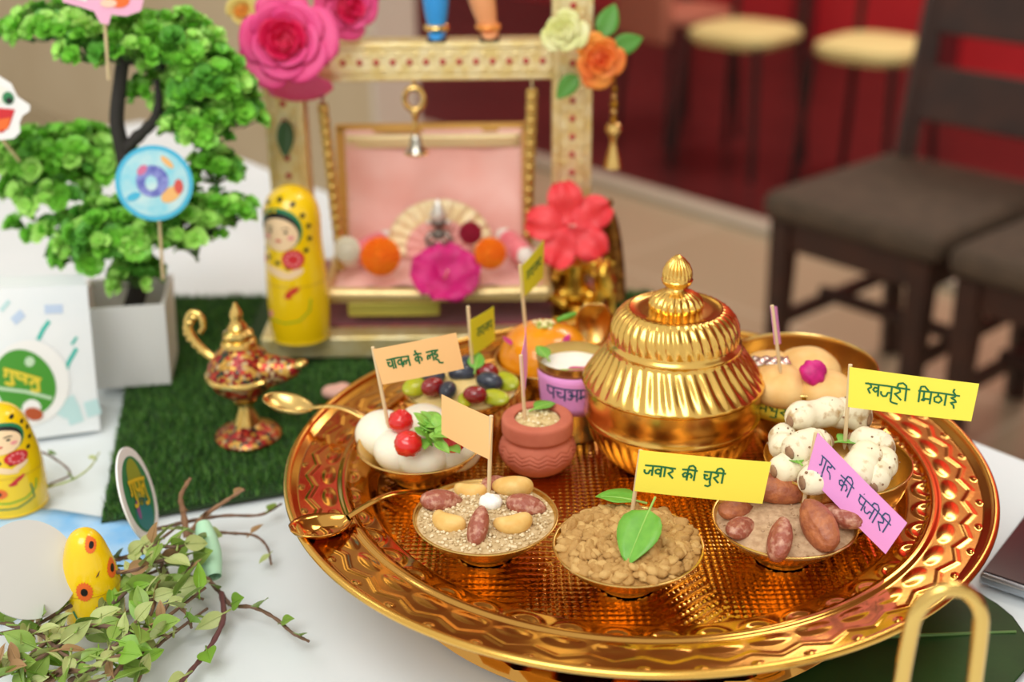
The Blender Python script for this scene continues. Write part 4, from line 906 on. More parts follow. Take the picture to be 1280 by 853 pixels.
b = MB(); b.ell((0, -8*k, 32*k), (9*k, 7*k, 12*k), None, 18, 12); b.ell((0, -9*k, 45*k), (4*k, 4*k, 5*k), None, 12, 8); b.ell((0, -10*k, 53*k), (8.5*k, 8*k, 9.5*k), None, 20, 14); b.ell((0, -18*k, 52*k), (1.6*k, 2.4*k, 2*k), None, 8, 6)
for s in (-1, 1):
    b.tube(np.array([(s*8*k, -8*k, 39*k), (s*15*k, -12*k, 31*k), (s*13*k, -20*k, 26*k)]), [3.4*k, 3*k, 2.6*k], 10); b.ell((s*12.5*k, -21*k, 25*k), (3.2*k, 3.2*k, 3.2*k), None, 10, 8); b.ell((s*8.2*k, -10*k, 53*k), (1.6*k, 2*k, 3*k), None, 8, 6)
    b.tube(np.array([(s*5*k, -10*k, 24*k), (s*12*k, -24*k, 16*k), (s*3*k, -29*k, 14*k)]), [5*k, 4*k, 3*k], 10)
b.build('body', mat('tarnished silver', (120, 112, 104), .4, .7), idol, ang=180, remesh=.0007)
b = MB()
for s in (-1, 1):
    b.ell((s*3.4*k, -17.6*k, 55*k), (1.7*k, .9*k, 1.1*k), None, 10, 6, mi=1); b.ell((s*3.4*k, -18.3*k, 55*k), (.8*k, .5*k, .9*k), None, 8, 6, mi=2)
b.ell((0, -17.6*k, 47.8*k), (2.2*k, .8*k, .7*k), None, 8, 6, mi=0); b.build('face', [mat('red lips', (170, 40, 40), .5), WHITE, mat('black paint', (20, 18, 18), .4)], idol)
b = MB(); b.lathe([(9*k, 57*k), (10*k, 60*k), (8*k, 66*k), (5*k, 74*k), (2*k, 80*k), (0, 82*k)], 24, (0, -9*k, 0), fn=lambda th, i, r: r*(1+.08*np.cos(10*th))); 
for s in (-1, 1): b.ell((s*12*k, -10*k, 52*k), (3.4*k, 3*k, 3.4*k), None, 10, 8)
b.build('crown', mat('white silver crown', (228, 226, 218), .3, .6), idol, ang=60)
b = MB(); a = np.linspace(-2.6, -.5, 12)
for i in range(13): q = -2.7+i*.19; b.ell((12*k*math.cos(q), -15*k+6*k*math.sin(q)*.2, 42*k+13*k*math.sin(q)), (1.9*k,)*3, None, 8, 6, mi=i % 2)
b.build('necklace', [mat('pearl', (240, 236, 226), .3), mat('coral bead', (214, 82, 58), .4)], idol)

# legs of figures standing on the crossbar (the rest is beyond the frame)
fz = pz+.0152
def figure_leg(name, label, px, cm, bm, sm, lean):
    q = Y(px, 43, YP); t = thing(name, label, 'figurine', (q[0], YP, fz)); k = 1/pxm(q)
    g = [(0, -6*k, 5*k), (0, 2*k, 8*k), (lean*4*k, 4*k, 24*k), (lean*10*k, 3*k, 48*k), (lean*18*k, 2*k, 80*k), (lean*18*k, 2*k, 104*k)]
    b = MB(); b.tube(smoothline(g, 5), np.interp(np.linspace(0, 1, 26), [0, .15, .3, .5, .8, 1], [9*k, 11*k, 11*k, 15*k, 19*k, 18*k]), 18); b.ell((0, -10*k, 4*k), (9*k, 14*k, 4.5*k), None, 16, 10); b.build('leg', cm, t, ang=180)
    b = MB(); b.lathe([((12.5+3.6*math.cos(w))*k, (14+4*math.sin(w))*k) for w in np.linspace(0, 2*PI, 10)], 30, (lean*2*k, 3*k, 0)); b.build('anklet', bm, t)
    b = MB(); b.box((0, -6*k, .8*k), (24*k, 34*k, 1.6*k)); b.build('foot_base', sm, t, bevel=.0006)
figure_leg('figurine_leg', 'bright blue figurine leg with gold anklet on the swing crossbar', 546, mat('bright blue paint', (50, 156, 232), .4), BRASS, mat('dark stand', (52, 40, 38), .5), 0)
figure_leg('figurine_leg', 'peach coloured figurine leg at the right on the swing crossbar', 612, mat('peach paint', (236, 164, 112), .4), mat('orange gold band', (232, 152, 74), .4, .4), mat('dark stand', (52, 40, 38), .5), -.9)

# ------------------------------------------------------------------ golden figurine right of the swing
fp = Y(705, 410, .300); fp[2] = GZ
fg = thing('gold_figurine', 'aged gold figurine of a seated figure with a calf before a pillar', 'figurine', (-.0135, .309, GZ+.0198)); k = 1/1620
SEG = dict(seg=16, rings=10)
b = MB(); b.box((4*k, 0, 4*k), (84*k, 58*k, 8*k)); b.lathe([(0, 8*k), (26*k, 8*k), (28*k, 14*k), (25*k, 20*k), (0, 22*k)], 32); b.build('plinth', DARKGOLD, fg, bevel=.001)
b = MB()
b.ell((-8*k, -4*k, 34*k), (24*k, 16*k, 14*k)); b.tube(np.array([(-14*k, -6*k, 30*k), (-40*k, -14*k, 30*k), (-20*k, -26*k, 24*k)]), [11*k, 9*k, 7*k], 12); b.tube(np.array([(0, -6*k, 30*k), (22*k, -16*k, 28*k), (2*k, -28*k, 24*k)]), [11*k, 9*k, 7*k], 12)
b.tube(np.array([(-8*k, -4*k, 36*k), (-9*k, -4*k, 58*k), (-8*k, -5*k, 76*k), (-8*k, -6*k, 86*k)]), [15*k, 14*k, 17*k, 6*k], 16)
b.ell((-8*k, -10*k, 97*k), (12*k, 12*k, 14*k), **SEG); b.ell((-8*k, -22*k, 96*k), (2.2*k, 3.5*k, 3*k)); b.lathe([(12*k, 104*k), (11*k, 112*k), (6*k, 120*k), (0, 126*k)], 20, (-8*k, -8*k, 0))
for s, h in ((-1, (-34, -20, 60)), (1, (16, -26, 66))):
    b.tube(np.array([(-8*k+s*15*k, -5*k, 76*k), (-8*k+s*25*k, -10*k, 58*k), tuple(np.array(h)*k)]), [7*k, 6*k, 5*k], 10); b.ell(np.array(h)*k, (6*k, 6*k, 5*k))
b.build('seated_figure', mat('bright aged gold', (222, 178, 70), .25, 1), fg, ang=180, remesh=.0011)
b = MB()
b.ell((30*k, -14*k, 48*k), (16*k, 26*k, 17*k)); b.tube(np.array([(30*k, -32*k, 54*k), (28*k, -40*k, 68*k), (26*k, -42*k, 78*k)]), [11*k, 9*k, 8*k], 12); b.ell((25*k, -48*k, 82*k), (9*k, 13*k, 9*k), rx(.3)); b.ell((24*k, -58*k, 77*k), (6*k, 6*k, 5.5*k))
for s in (-1, 1): b.ell((25*k+s*11*k, -42*k, 86*k), (6*k, 2.5*k, 3.5*k)); b.tube(np.array([(25*k+s*4*k, -44*k, 90*k), (25*k+s*8*k, -44*k, 98*k)]), [2.2*k, 1*k], 8)
for x, y in ((22, -32), (38, -32), (22, 2), (38, 2)): b.tube(np.array([(x*k, y*k, 44*k), (x*k, (y-2)*k, 30*k), (x*k, y*k, 16*k)]), [6*k, 4*k, 5*k], 10)
b.tube(np.array([(30*k, 12*k, 54*k), (33*k, 18*k, 46*k), (33*k, 18*k, 30*k)]), [3*k, 2*k, 3*k], 8)
b.build('calf', mat('bright aged gold', (222, 178, 70), .25, 1), fg, ang=180, remesh=.0011)
b = MB(); b.tube(smoothline([(46*k, 14*k, 16*k), (44*k, 16*k, 60*k), (40*k, 16*k, 100*k), (34*k, 14*k, 128*k), (24*k, 12*k, 144*k)]), np.linspace(15*k, 10*k, 33), 12)
b.tube(smoothline([(-26*k, 16*k, 16*k), (-30*k, 16*k, 60*k), (-22*k, 16*k, 110*k), (-4*k, 12*k, 132*k)]), np.linspace(12*k, 7*k, 25), 12)
for i in range(30): a = nrg.uniform(0, 1); b.ell(((46-18*a+nrg.uniform(-10, 10))*k, (8+nrg.uniform(-6, 6))*k, (20+140*a)*k), np.array([6, 4, 7])*k*nrg.uniform(.6, 1.1), rz(nrg.uniform(0, 3)), 8, 6)
b.build('tree_pillar', mat('brown aged gold', (164, 116, 50), .35, .9, var=((96, 62, 24), 90, .2), bump=(.6, 160, .002)), fg, ang=60)
# small gold things and petals between the swing and the tray
for lab, px, py, w, y_ in (('small brass lamp dish in front of the swing base', 560, 408, 26, .262), ('small brass dish behind the small lime flag', 628, 402, 20, .265)):
    q = P(px, py, .014); k = w/pxm(q); t = thing('brass_dish', lab, 'dish', (q[0], q[1], GZ), 0, 'small brass dishes by the swing'); b = MB(); b.lathe([(0, 0), (.5*k, 0), (.45*k, .2*k), (.8*k, .45*k), (k, .75*k), (.96*k, .78*k), (.7*k, .5*k), (0, .4*k)], 36); b.build('dish_body', BRASS, t)
for lab, px, py, ro, m_ in (('red petal lying behind the orange dome sweet', 672, 398, .5, HIB), ('pink petal lying behind the orange dome sweet', 692, 402, -.8, PETAL)):
    loose_leaf(lab, px, py, .020, ro, .012, .009, m_, name='flower_petal', group=None, curl=.5)
b = MB(); b.ell((0, 0, 0), (.012, .009, .006), None, 16, 10, fn=lambda d: 1+.1*np.sin(5*d[..., 0])); tag(b.build('blush_flower', mat('blush pink petals', (226, 176, 160), .6, sss=.1), None, tuple(P(424, 490, .012)), ang=180), 'blush pink flower head on the turf behind the tray rim', 'flower')

# ------------------------------------------------------------------ painted dolls
YDOLL = mat('yellow lacquer', (246, 206, 12), .25, coat=.4); BLACKP = mat('black paint', (20, 18, 18), .4); GREENP = mat('green paint', (20, 124, 80), .4); REDP = mat('red paint', (206, 36, 44), .4)
FACEP = mat('face paint', (246, 214, 170), .4); ORP = mat('orange paint', (236, 110, 40), .4); PINKP = mat('pink paint', (240, 150, 150), .4); LGREENP = mat('leaf green paint', (120, 180, 40), .4)
DM = [YDOLL, BLACKP, GREENP, REDP, FACEP, ORP, PINKP, LGREENP, WHITE]
def ellipse(u, v, a, b, n=20, rot=0):
    q = np.linspace(0, 2*PI, n, endpoint=False); x, y = a*np.cos(q), b*np.sin(q); c, s = math.cos(rot), math.sin(rot)
    return np.stack([u+x*c-y*s, v+x*s+y*c], 1)
def doll(label, loc, Hd, rmax, face_az, style, group='yellow painted dolls'):
    t = thing('nesting_doll', label, 'doll', tuple(loc), face_az, group)
    z = np.array([0, .004, .02, .12, .25, .40, .52, .60, .66, .72, .80, .87, .93, .97, .992, 1.0]); r = np.array([.0, .86, .92, .98, 1.0, .985, .95, .915, .90, .905, .905, .85, .70, .48, .24, 0])
    if style == 'sunflower': r = np.array([.0, .9, .96, 1.0, 1.0, .98, .93, .87, .82, .76, .68, .59, .47, .33, .17, 0])
    if style == 'stout': r = np.array([.0, .9, .95, .99, 1.0, .99, .95, .91, .87, .83, .76, .67, .54, .38, .2, 0])
    fine = smoothline([(a*rmax, 0, q*Hd) for a, q in zip(r, z)], 4)[:, [0, 2]]; fine[:, 0] = np.maximum(fine[:, 0], 0)
    fine[:, 1] = np.maximum.accumulate(np.clip(fine[:, 1], 0, Hd))
    b = MB(); b.lathe(fine, 64)
    def surf(u, v, e=.00025):
        rr = np.interp(v, fine[:, 1], fine[:, 0]); a = -PI/2+u/max(rr, .5*rmax)
        return np.array([(rr+e)*math.cos(a), (rr+e)*math.sin(a), v])
    U = rmax; b2 = MB()
    if style != 'sunflower':
        fz_ = .755*Hd
        s1 = lambda u, v: surf(u, v, .0003); s2 = lambda u, v: surf(u, v, .0005); s3 = lambda u, v: surf(u, v, .0007)
        b2.disc_on(s1, ellipse(0, fz_+.01*Hd, .78*U, .135*Hd), 2); b2.disc_on(s2, ellipse(0, fz_+.003*Hd, .68*U, .118*Hd), 1)
        b2.disc_on(s3, ellipse(0, fz_-.018*Hd, .64*U, .105*Hd), 4)
        s4 = lambda u, v: surf(u, v, .0009)
        for sg in (-1, 1):
            b2.disc_on(s4, ellipse(sg*.26*U, fz_+.0*Hd, .06*U, .010*Hd, 10), 1); b2.ribbon_on(s4, [(sg*.14*U, fz_+.022*Hd), (sg*.26*U, fz_+.030*Hd), (sg*.38*U, fz_+.022*Hd)], .0006, 1); b2.disc_on(s4, ellipse(sg*.40*U, fz_-.035*Hd, .10*U, .014*Hd, 12), 6)
        b2.disc_on(s4, ellipse(0, fz_-.055*Hd, .10*U, .009*Hd, 10), 3)
        for i, (u, v) in enumerate([(-.8, .85), (-.45, .92), (0, .945), (.45, .92), (.8, .85), (1.0, .78), (1.0, .70), (-1.0, .76), (-.95, .68), (-.75, .62), (.85, .63), (-.45, .58), (-.1, .555), (.25, .53)]):
            b2.disc_on(s1, ellipse(u*U, v*Hd, .09*U, .016*Hd, 10), 1)
        b2.disc_on(s2, ellipse(.42*U, .58*Hd, .36*U, .062*Hd), 3); 
        for i in range(9): a = i*.7; b2.disc_on(s3, ellipse((.42+.2*math.cos(a))*U, (.58+.036*math.sin(a))*Hd, .05*U, .008*Hd, 8), 6)
        b2.disc_on(s1, ellipse(-.1*U, .49*Hd, .55*U, .028*Hd, 16, -.25), 4); b2.disc_on(s1, ellipse(.45*U, .49*Hd, .32*U, .024*Hd, 16, .4), 4)
        b2.disc_on(s1, ellipse(-.85*U, .55*Hd, .16*U, .028*Hd), 3)
        b2.disc_on(s1, ellipse(.35*U, .375*Hd, .26*U, .018*Hd, 12, .5), 3); b2.disc_on(s1, ellipse(.2*U, .34*Hd, .13*U, .014*Hd, 12), 3)
        b2.ribbon_on(s1, [(-.55*U, .17*Hd), (.0*U, .16*Hd), (.5*U, .18*Hd), (.85*U, .24*Hd), (.92*U, .32*Hd)], .0011, 7); b2.disc_on(s1, ellipse(-.6*U, .2*Hd, .16*U, .022*Hd, 12, .8), 6)
        if style == 'stout': b2.ribbon_on(s1, [(-.6*U, .10*Hd), (.2*U, .10*Hd), (.75*U, .16*Hd), (.7*U, .30*Hd)], .0011, 2); b2.disc_on(s1, ellipse(-.25*U, .26*Hd, .26*U, .05*Hd), 5); b2.disc_on(s2, ellipse(-.25*U, .26*Hd, .1*U, .02*Hd), 1)
    else:
        s1 = lambda u, v: surf(u, v, .0003); s2 = lambda u, v: surf(u, v, .0005)
        for u, v, q in ((0.0, .47, .27), (1.1, .60, .25), (-1.3, .60, .26), (2.2, .4, .28), (.35, .90, .20), (-2.2, .45, .28)):
            pts = ellipse(u*U, v*Hd, q*U, q*U*1.25, 36); c = np.array([u*U, v*Hd]); pts = c+(pts-c)*(1+.09*np.cos(np.arange(36)*PI))[:, None]
            b2.disc_on(s1, pts, 5); b2.disc_on(s2, ellipse(u*U, v*Hd, q*U*.42, q*U*.52), 1)
        b2.disc_on(s1, ellipse(-.80*U, .44*Hd, .22*U, .065*Hd), 3)
        for i in range(5): b2.disc_on(s2, ellipse((-.80+.1*math.cos(i*1.3))*U, (.44+.03*math.sin(i*1.3))*Hd, .04*U, .012*Hd, 8), 8)
        b2.ribbon_on(s1, [(-.5*U, .25*Hd), (-.3*U, .1*Hd), (-.1*U, .02*Hd)], .0014, 2); b2.disc_on(s1, ellipse(.4*U, .15*Hd, .2*U, .05*Hd), 5)
    b.build('body', YDOLL, t, ang=180); b2.build('painted_decoration', DM, t, ang=180)
    sm = MB(); sm.lathe([(fine_r+.0002, q) for fine_r, q in ((np.interp(.40*Hd, fine[:, 1], fine[:, 0]), .398*Hd), (np.interp(.41*Hd, fine[:, 1], fine[:, 0]), .404*Hd))], 48); sm.build('seam', mat('seam line', (196, 150, 20), .5), t)
    return t
q = P(377, 420, .025); doll('tall yellow painted doll standing on the left end of the swing base', (q[0], q[1], GZ+.0200), .1225, .0238, -.35, 'tall')
q = P(20, 632, 0); doll('stout yellow painted doll by the gift bag at the left edge', (q[0], q[1], .0022), .0705, .0212, .25, 'stout')
q = P(119, 780, 0); doll('small yellow doll with sunflowers nestling in the creeper behind the white disc', (q[0], q[1]+.004, .0022), .056, .0160, .1, 'sunflower')

# ------------------------------------------------------------------ enamelled oil lamp
lq = P(311, 546, GZ); LX = pxm(lq)
lamp = thing('oil_lamp', 'gold footed oil lamp with red enamel flowers standing on the grass mat', 'lamp', (lq[0], lq[1], GZ), -.25); lamp.scale = (.9, .9, .9)
ENAM = cell_mat('enamel flowers', [(160, 24, 22), (186, 140, 56), (134, 22, 20), (52, 62, 44), (186, 60, 34), (206, 160, 70), (110, 24, 18), (190, 164, 120)], 330, .28, .4)
LG = mat('lamp gold', (226, 192, 112), .24, 1)
b = MB(); b.lathe([(0, 0), (.0245, 0), (.0255, .002), (.0235, .005), (.016, .009), (.010, .013)], 48); b.build('foot', ENAM, lamp)
b = MB(); b.lathe([(.0105, .0125), (.0085, .018), (.006, .024), (.0055, .028), (.0085, .030), (.0085, .032), (.006, .034), (.010, .037)], 32); b.build('stem', LG, lamp)
b = MB(); b.lathe([(.006, .035), (.014, .0375), (.022, .044), (.026, .052)], 48); b.build('lower_bowl', ENAM, lamp)
b = MB(); b.lathe([(.026, .0515), (.0278, .053), (.0278, .055), (.026, .0565)], 48); b.tube([(.024, 0, .054), (.036, 0, .056), (.046, 0, .0625)], [.003, .0028, .003], 8)
b.build('edge_band', LG, lamp)
b = MB(); b.lathe([(.0262, .056), (.0245, .063), (.019, .071), (.013, .0765), (.0125, .078)], 48)
b.tube(smoothline([(.012, 0, .058), (.028, 0, .060), (.040, 0, .0625), (.046, 0, .066)]), np.linspace(.015, .0045, 25), 16); b.build('upper_body', ENAM, lamp)
b = MB(); b.ell((.0475, 0, .0665), (.007, .0055, .0035), ry(-.35)); b.build('spout_tip', LG, lamp)
b = MB(); b.lathe([(.0125, .0775), (.0135, .079), (.0125, .082), (.010, .0835), (.0115, .086), (.0112, .088), (.007, .0905), (.0075, .0925), (.0055, .0955), (.0042, .099), (.0052, .102), (.004, .106), (.0018, .110), (.0015, .112), (0, .1125)], 32); b.build('lid', LG, lamp)
b = MB(); b.tube(smoothline([(-.022, 0, .064), (-.030, 0, .070), (-.038, 0, .080), (-.041, 0, .092), (-.036, 0, .101), (-.029, 0, .098), (-.028, 0, .090), (-.031, 0, .085)]), np.linspace(.0035, .0022, 57), 10)
for i in range(7): b.ell((-.031-.0105*math.sin(i*.45), 0, .070+.0045*i), (.0042, .0032, .003), None, 10, 8)
b.build('handle', LG, lamp)

# ------------------------------------------------------------------ gift bag
BW = mat('gift bag paper', (226, 234, 238), .6, var=((236, 240, 242), 14)); TEAL = mat('teal brush stroke', (64, 186, 172), .7); PALEB = mat('pale blue brush stroke', (188, 208, 234), .7); PALET = mat('pale teal wash', (188, 222, 224), .7)
BR_, BL_ = P(126, 540, 0), P(-75, 566, 0)
TR_, TL_ = Y(109, 359, BR_[1]+.020), Y(-75, 366, BL_[1]+.020)
bag = thing('gift_bag', 'white paper gift bag with teal brush strokes and a green round sticker', 'bag', tuple(BR_+[0, 0, .0012]))
n_ = np.cross(BR_-BL_, TL_-BL_); n_ /= np.linalg.norm(n_); n_ = n_ if n_ @ (CAM-BR_) > 0 else -n_
back = -n_*.001+np.array([-.022, .050, 0])
def bagf(u, v, e=0.0):
    q = (BL_*(1-u)+BR_*u)*(1-v)+(TL_*(1-u)+TR_*u)*v; return q-BR_+n_*(.003*math.sin(PI*u)*math.sin(PI*v)+e)
b = MB(); N = 16
fr = np.array([[bagf(u, v) for v in np.linspace(0, 1, N)] for u in np.linspace(0, 1, N)]); b.grid(fr)
bk = np.array([[bagf(u, v)+back*(1-.55*v) for v in np.linspace(0, 1, N)] for u in np.linspace(0, 1, N)]); b.grid(bk, flip=True)
for u in (0, N-1):
    mid = (fr[u]+bk[u])/2+np.array([-.004 if u else .004, 0, 0]); b.grid(np.array([fr[u], mid, bk[u]]), flip=(u == 0))
b.grid(np.array([fr[:, -1], bk[:, -1]])); b.grid(np.array([fr[:, 0], bk[:, 0]]), flip=True)
b.build('bag_body', BW, bag, ang=30)
Lu = np.linalg.norm(BR_-BL_); Lv = np.linalg.norm(TR_-BR_)
def bagpx(px, py):     # where on the front face that spot of the bag lies, metres from its lower left corner
    a = np.stack([TR_-BR_+1e-9, BR_-BL_, -_ray(px, py)], 1); s = np.linalg.solve(np.stack([(BR_-BL_), (TL_-BL_), -_ray(px, py)], 1), CAM-BL_); return s[0]*Lu, s[1]*Lv
bs = lambda e: (lambda u, v: bagf(u/Lu, v/Lv, e))
b = MB()
for pts, w, mi in (([(86, 468), (96, 448), (108, 430)], .003, 0), ([(58, 420), (66, 406), (75, 395)], .003, 0), ([(102, 425), (110, 415)], .002, 0), ([(26, 398), (40, 386)], .006, 1), ([(70, 380), (95, 378)], .006, 1), ([(78, 520), (92, 500), (98, 530)], .010, 2), ([(118, 500), (121, 520)], .010, 2), ([(10, 385), (22, 372)], .003, 2), ([(64, 455), (70, 470)], .003, 1)):
    b.ribbon_on(bs(.0004), [bagpx(*q) for q in pts], w, mi)
b.build('brush_strokes', [TEAL, PALEB, PALET], bag, ang=180)
cu, cv = bagpx(37, 476); rw = .0235
stk = MB(); stk.disc_on(bs(.0008), ellipse(cu+.002, cv-.001, rw*1.22, rw*1.28, 40)); so = stk.build('sticker_backing', WHITE, bag, ang=180)
b = MB(); b.disc_on(bs(.0012), ellipse(cu, cv, rw*.84, rw*1.05, 36, .55), 0); b.disc_on(bs(.0015), ellipse(cu+.0035, cv-.0185, .0065, .0065, 20), 2); b.disc_on(bs(.0018), ellipse(cu+.0048, cv-.0225, .0065, .0045, 20, -.4), 3)
b.ribbon_on(bs(.0015), [(cu-.022, cv-.001), (cu+.0, cv-.006), (cu+.018, cv-.013)], .0022, 4); b.disc_on(bs(.0015), ellipse(cu+.004, cv+.0145, .0035, .0035, 14), 4)
st, tw = strokes([['ga', 'u', 'pa', 'ta', 'u']])
for q in st: b.ribbon_on(bs(.0017), [(cu-.014+a*.025/tw, cv+.0045+bb*.0065-(a*.025/tw)*.38) for a, bb in q], .0021, 1)
b.build('green_sticker', [mat('sticker green', (66, 148, 44), .5), mat('sticker yellow', (226, 206, 60), .5), WHITE, mat('sticker brown', (176, 78, 36), .5), mat('sticker pale text', (190, 220, 186), .5)], bag, ang=180)

# ------------------------------------------------------------------ white planter and bonsai
pc = P(216, 481, GZ); S_ = .061; PA = .14
plc = np.array([pc[0], pc[1], GZ])+rz(PA)@np.array([-S_/2, S_/2, 0])
pl = thing('planter', 'square white planter box holding the small bonsai, beside the gift bag', 'planter', tuple(plc), PA)
b = MB(); h = .066; o_, i_ = S_/2, S_/2-.003
sq = lambda a, z: [(-a, -a, z), (a, -a, z), (a, a, z), (-a, a, z)]
rings = [sq(o_*.95, 0), sq(o_*1.06, h), sq(i_*1.06, h), sq(i_*1.0, h*.55)]
b.grid(np.array(rings), cv=True, flip=True); b.add(sq(o_*.95, 0), [(3, 2, 1, 0)]); b.build('box', mat('white plastic', (228, 230, 228), .45), pl, smooth=False)
b = MB(); gg = np.array([[(x, y, h*.62+.002*math.sin(x*300)*math.sin(y*260)) for y in np.linspace(-i_, i_, 14)] for x in np.linspace(-i_, i_, 14)]); b.grid(gg); b.build('soil', mat('tan filling', (176, 140, 92), .9, bump=(.8, 200, .003)), pl, ang=180)
tree = thing('bonsai_tree', 'small artificial bonsai with bright green leaf pads and dark trunk', 'bonsai', (plc[0], plc[1]+.002, GZ+h*.64)); t0 = np.array(tree.location); YT = t0[1]
BARK = mat('dark bark', (46, 42, 38), .8, bump=(.6, 200, .002))
def br(name, px, dy, r0, r1):
    p_ = np.array([Y(x, y, YT+dy*i/(len(px)-1))-t0 for i, (x, y) in enumerate(px)]); p_ = smoothline(p_); b = MB(); b.tube(p_, np.linspace(r0, r1, len(p_))*(1+.1*np.sin(np.arange(len(p_))*1.3)), 10); return b.build(name, BARK, tree)
trk = [(180, 384), (176, 340), (166, 290), (160, 240), (154, 192), (146, 150), (151, 95), (152, 72), (128, 60)]
p_ = np.array([np.zeros(3)]+[Y(x, y, YT)-t0 for x, y in trk[1:]]); p_ = smoothline(p_); b = MB(); b.tube(p_, np.linspace(.0075, .004, len(p_)), 12); b.build('trunk', BARK, tree)
br('branch', [(158, 185), (178, 166), (205, 146), (262, 140), (285, 150)], .0, .0050, .002); br('branch', [(192, 155), (198, 130), (196, 100)], -.005, .0040, .002); br('branch', [(164, 262), (110, 246), (40, 246), (5, 244)], .02, .0045, .002)
br('branch', [(170, 300), (215, 296), (262, 290), (285, 292)], -.02, .0045, .002); br('branch', [(152, 75), (185, 78), (225, 95)], .01, .004, .002); br('branch', [(150, 70), (110, 52), (60, 40)], .01, .004, .002); br('branch', [(174, 335), (150, 318), (110, 315)], -.02, .0035, .002)
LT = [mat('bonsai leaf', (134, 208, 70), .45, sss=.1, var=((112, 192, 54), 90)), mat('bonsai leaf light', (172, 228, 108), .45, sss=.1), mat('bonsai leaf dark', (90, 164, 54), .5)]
lf = np.array([[(x*w, y*.0066, .0012*x*x+.0016*math.sin(y*2.6)) for x in (-1, 0, 1)] for y, w in ((0, .0007), (.35, .0017), (.72, .0031), (.95, .0026), (1.05, .0010))])*1.5
def pad(cx, cy, ax, ay, dy, n, down=0.2):
    n = int(n*1.15); ax *= 1.06; ay *= 1.08
    c = Y(cx, cy, YT+dy)-t0; k = 1/pxm(c+t0); b = MB()
    tw = MB()
    for i in range(n):
        d = nrg.normal(size=3); d /= np.linalg.norm(d)
        if d[2] < -down: d[2] *= -.6
        q = nrg.uniform(.45, 1)**.5; pos = c+np.array([d[0]*ax*k, d[1]*(ax+ay)/2*k*.8, d[2]*ay*k])*q
        out = np.array([d[0]*.8, d[1]*.8-.15, d[2]+.45]); out /= np.linalg.norm(out); R0 = rot_to(out)
        tw.tube([pos-out*.012, pos], .0006, 5)
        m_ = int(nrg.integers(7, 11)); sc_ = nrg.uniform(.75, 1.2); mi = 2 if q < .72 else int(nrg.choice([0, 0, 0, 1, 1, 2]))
        for j in range(m_):
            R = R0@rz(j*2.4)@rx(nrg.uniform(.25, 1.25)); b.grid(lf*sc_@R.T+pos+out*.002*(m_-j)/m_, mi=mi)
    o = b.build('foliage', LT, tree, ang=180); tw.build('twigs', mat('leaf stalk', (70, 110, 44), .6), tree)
    return o
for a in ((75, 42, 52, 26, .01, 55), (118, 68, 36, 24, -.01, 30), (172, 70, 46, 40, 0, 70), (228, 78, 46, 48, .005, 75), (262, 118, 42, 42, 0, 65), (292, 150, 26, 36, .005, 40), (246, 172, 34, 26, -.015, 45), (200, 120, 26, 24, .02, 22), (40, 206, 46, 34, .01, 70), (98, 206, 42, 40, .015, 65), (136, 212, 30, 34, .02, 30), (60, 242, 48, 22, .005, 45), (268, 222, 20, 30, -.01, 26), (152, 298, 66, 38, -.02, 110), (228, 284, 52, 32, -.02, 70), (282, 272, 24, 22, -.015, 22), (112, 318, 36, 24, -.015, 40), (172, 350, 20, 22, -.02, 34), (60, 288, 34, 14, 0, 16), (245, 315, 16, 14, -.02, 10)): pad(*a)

# ------------------------------------------------------------------ signs and cut-outs on sticks
def disc_sign(name, label, c, r, axis, up, front, backm, decor, stick, stick_r=.0012, cat='sign', thick=.0012):
    t = thing(name, label, cat, tuple(c)); R = rot_to(axis, up); b = MB(); b.lathe([(0, -thick/2), (r, -thick/2), (r, thick/2), (0, thick/2)], 48, R=R@np.eye(3)); b.build('card', front, t, ang=40)
    if decor:
        b = MB()
        for out, mi, e in decor: b.disc_on(lambda u, v: (R@np.array([u*r, v*r, thick/2+e])), out, mi)
        b.build('printed_picture', backm, t, ang=180)
    if stick is not None:
        b = MB(); b.tube(np.array([s_-np.array(c) for s_ in stick]), stick_r, 8); b.build('stick', WOODPICK, t)
    return t, R
BLUEB = [mat('badge cyan', (66, 178, 214), .4), mat('badge light blue', (130, 206, 224), .4, var=((200, 226, 226), 60)), mat('badge purple', (84, 92, 176), .4, var=((150, 160, 220), 160)), mat('badge orange', (232, 180, 110), .4), mat('badge pink', (206, 110, 150), .4), mat('badge red', (206, 80, 70), .4)]
c = Y(193, 229, YT-.055); r = 47/pxm(c)
disc_sign('round_badge', 'round blue picture badge set among the bonsai leaves', c, r, toC(193, 229, YT-.05), (1, 0, 0), BLUEB[0], BLUEB, [(ellipse(0, 0, .88, .88, 40), 1, .0002), (ellipse(-.05, .05, .42, .42, 30), 2, .0005), (ellipse(.42, -.3, .3, .18, 20, .6), 3, .0005), (ellipse(-.3, .35, .16, .1, 16, .8), 4, .0007), (ellipse(.62, -.1, .12, .2, 14), 5, .0006), (ellipse(.35, .55, .22, .08, 14, -.8), 3, .0005), (ellipse(-.55, -.35, .2, .1, 14, .4), 0, .0005), (ellipse(-.08, .0, .16, .2, 16), 1, .0007)], [c+[0, .002, -.02], c+[-.006, .012, -.075]], cat='badge')
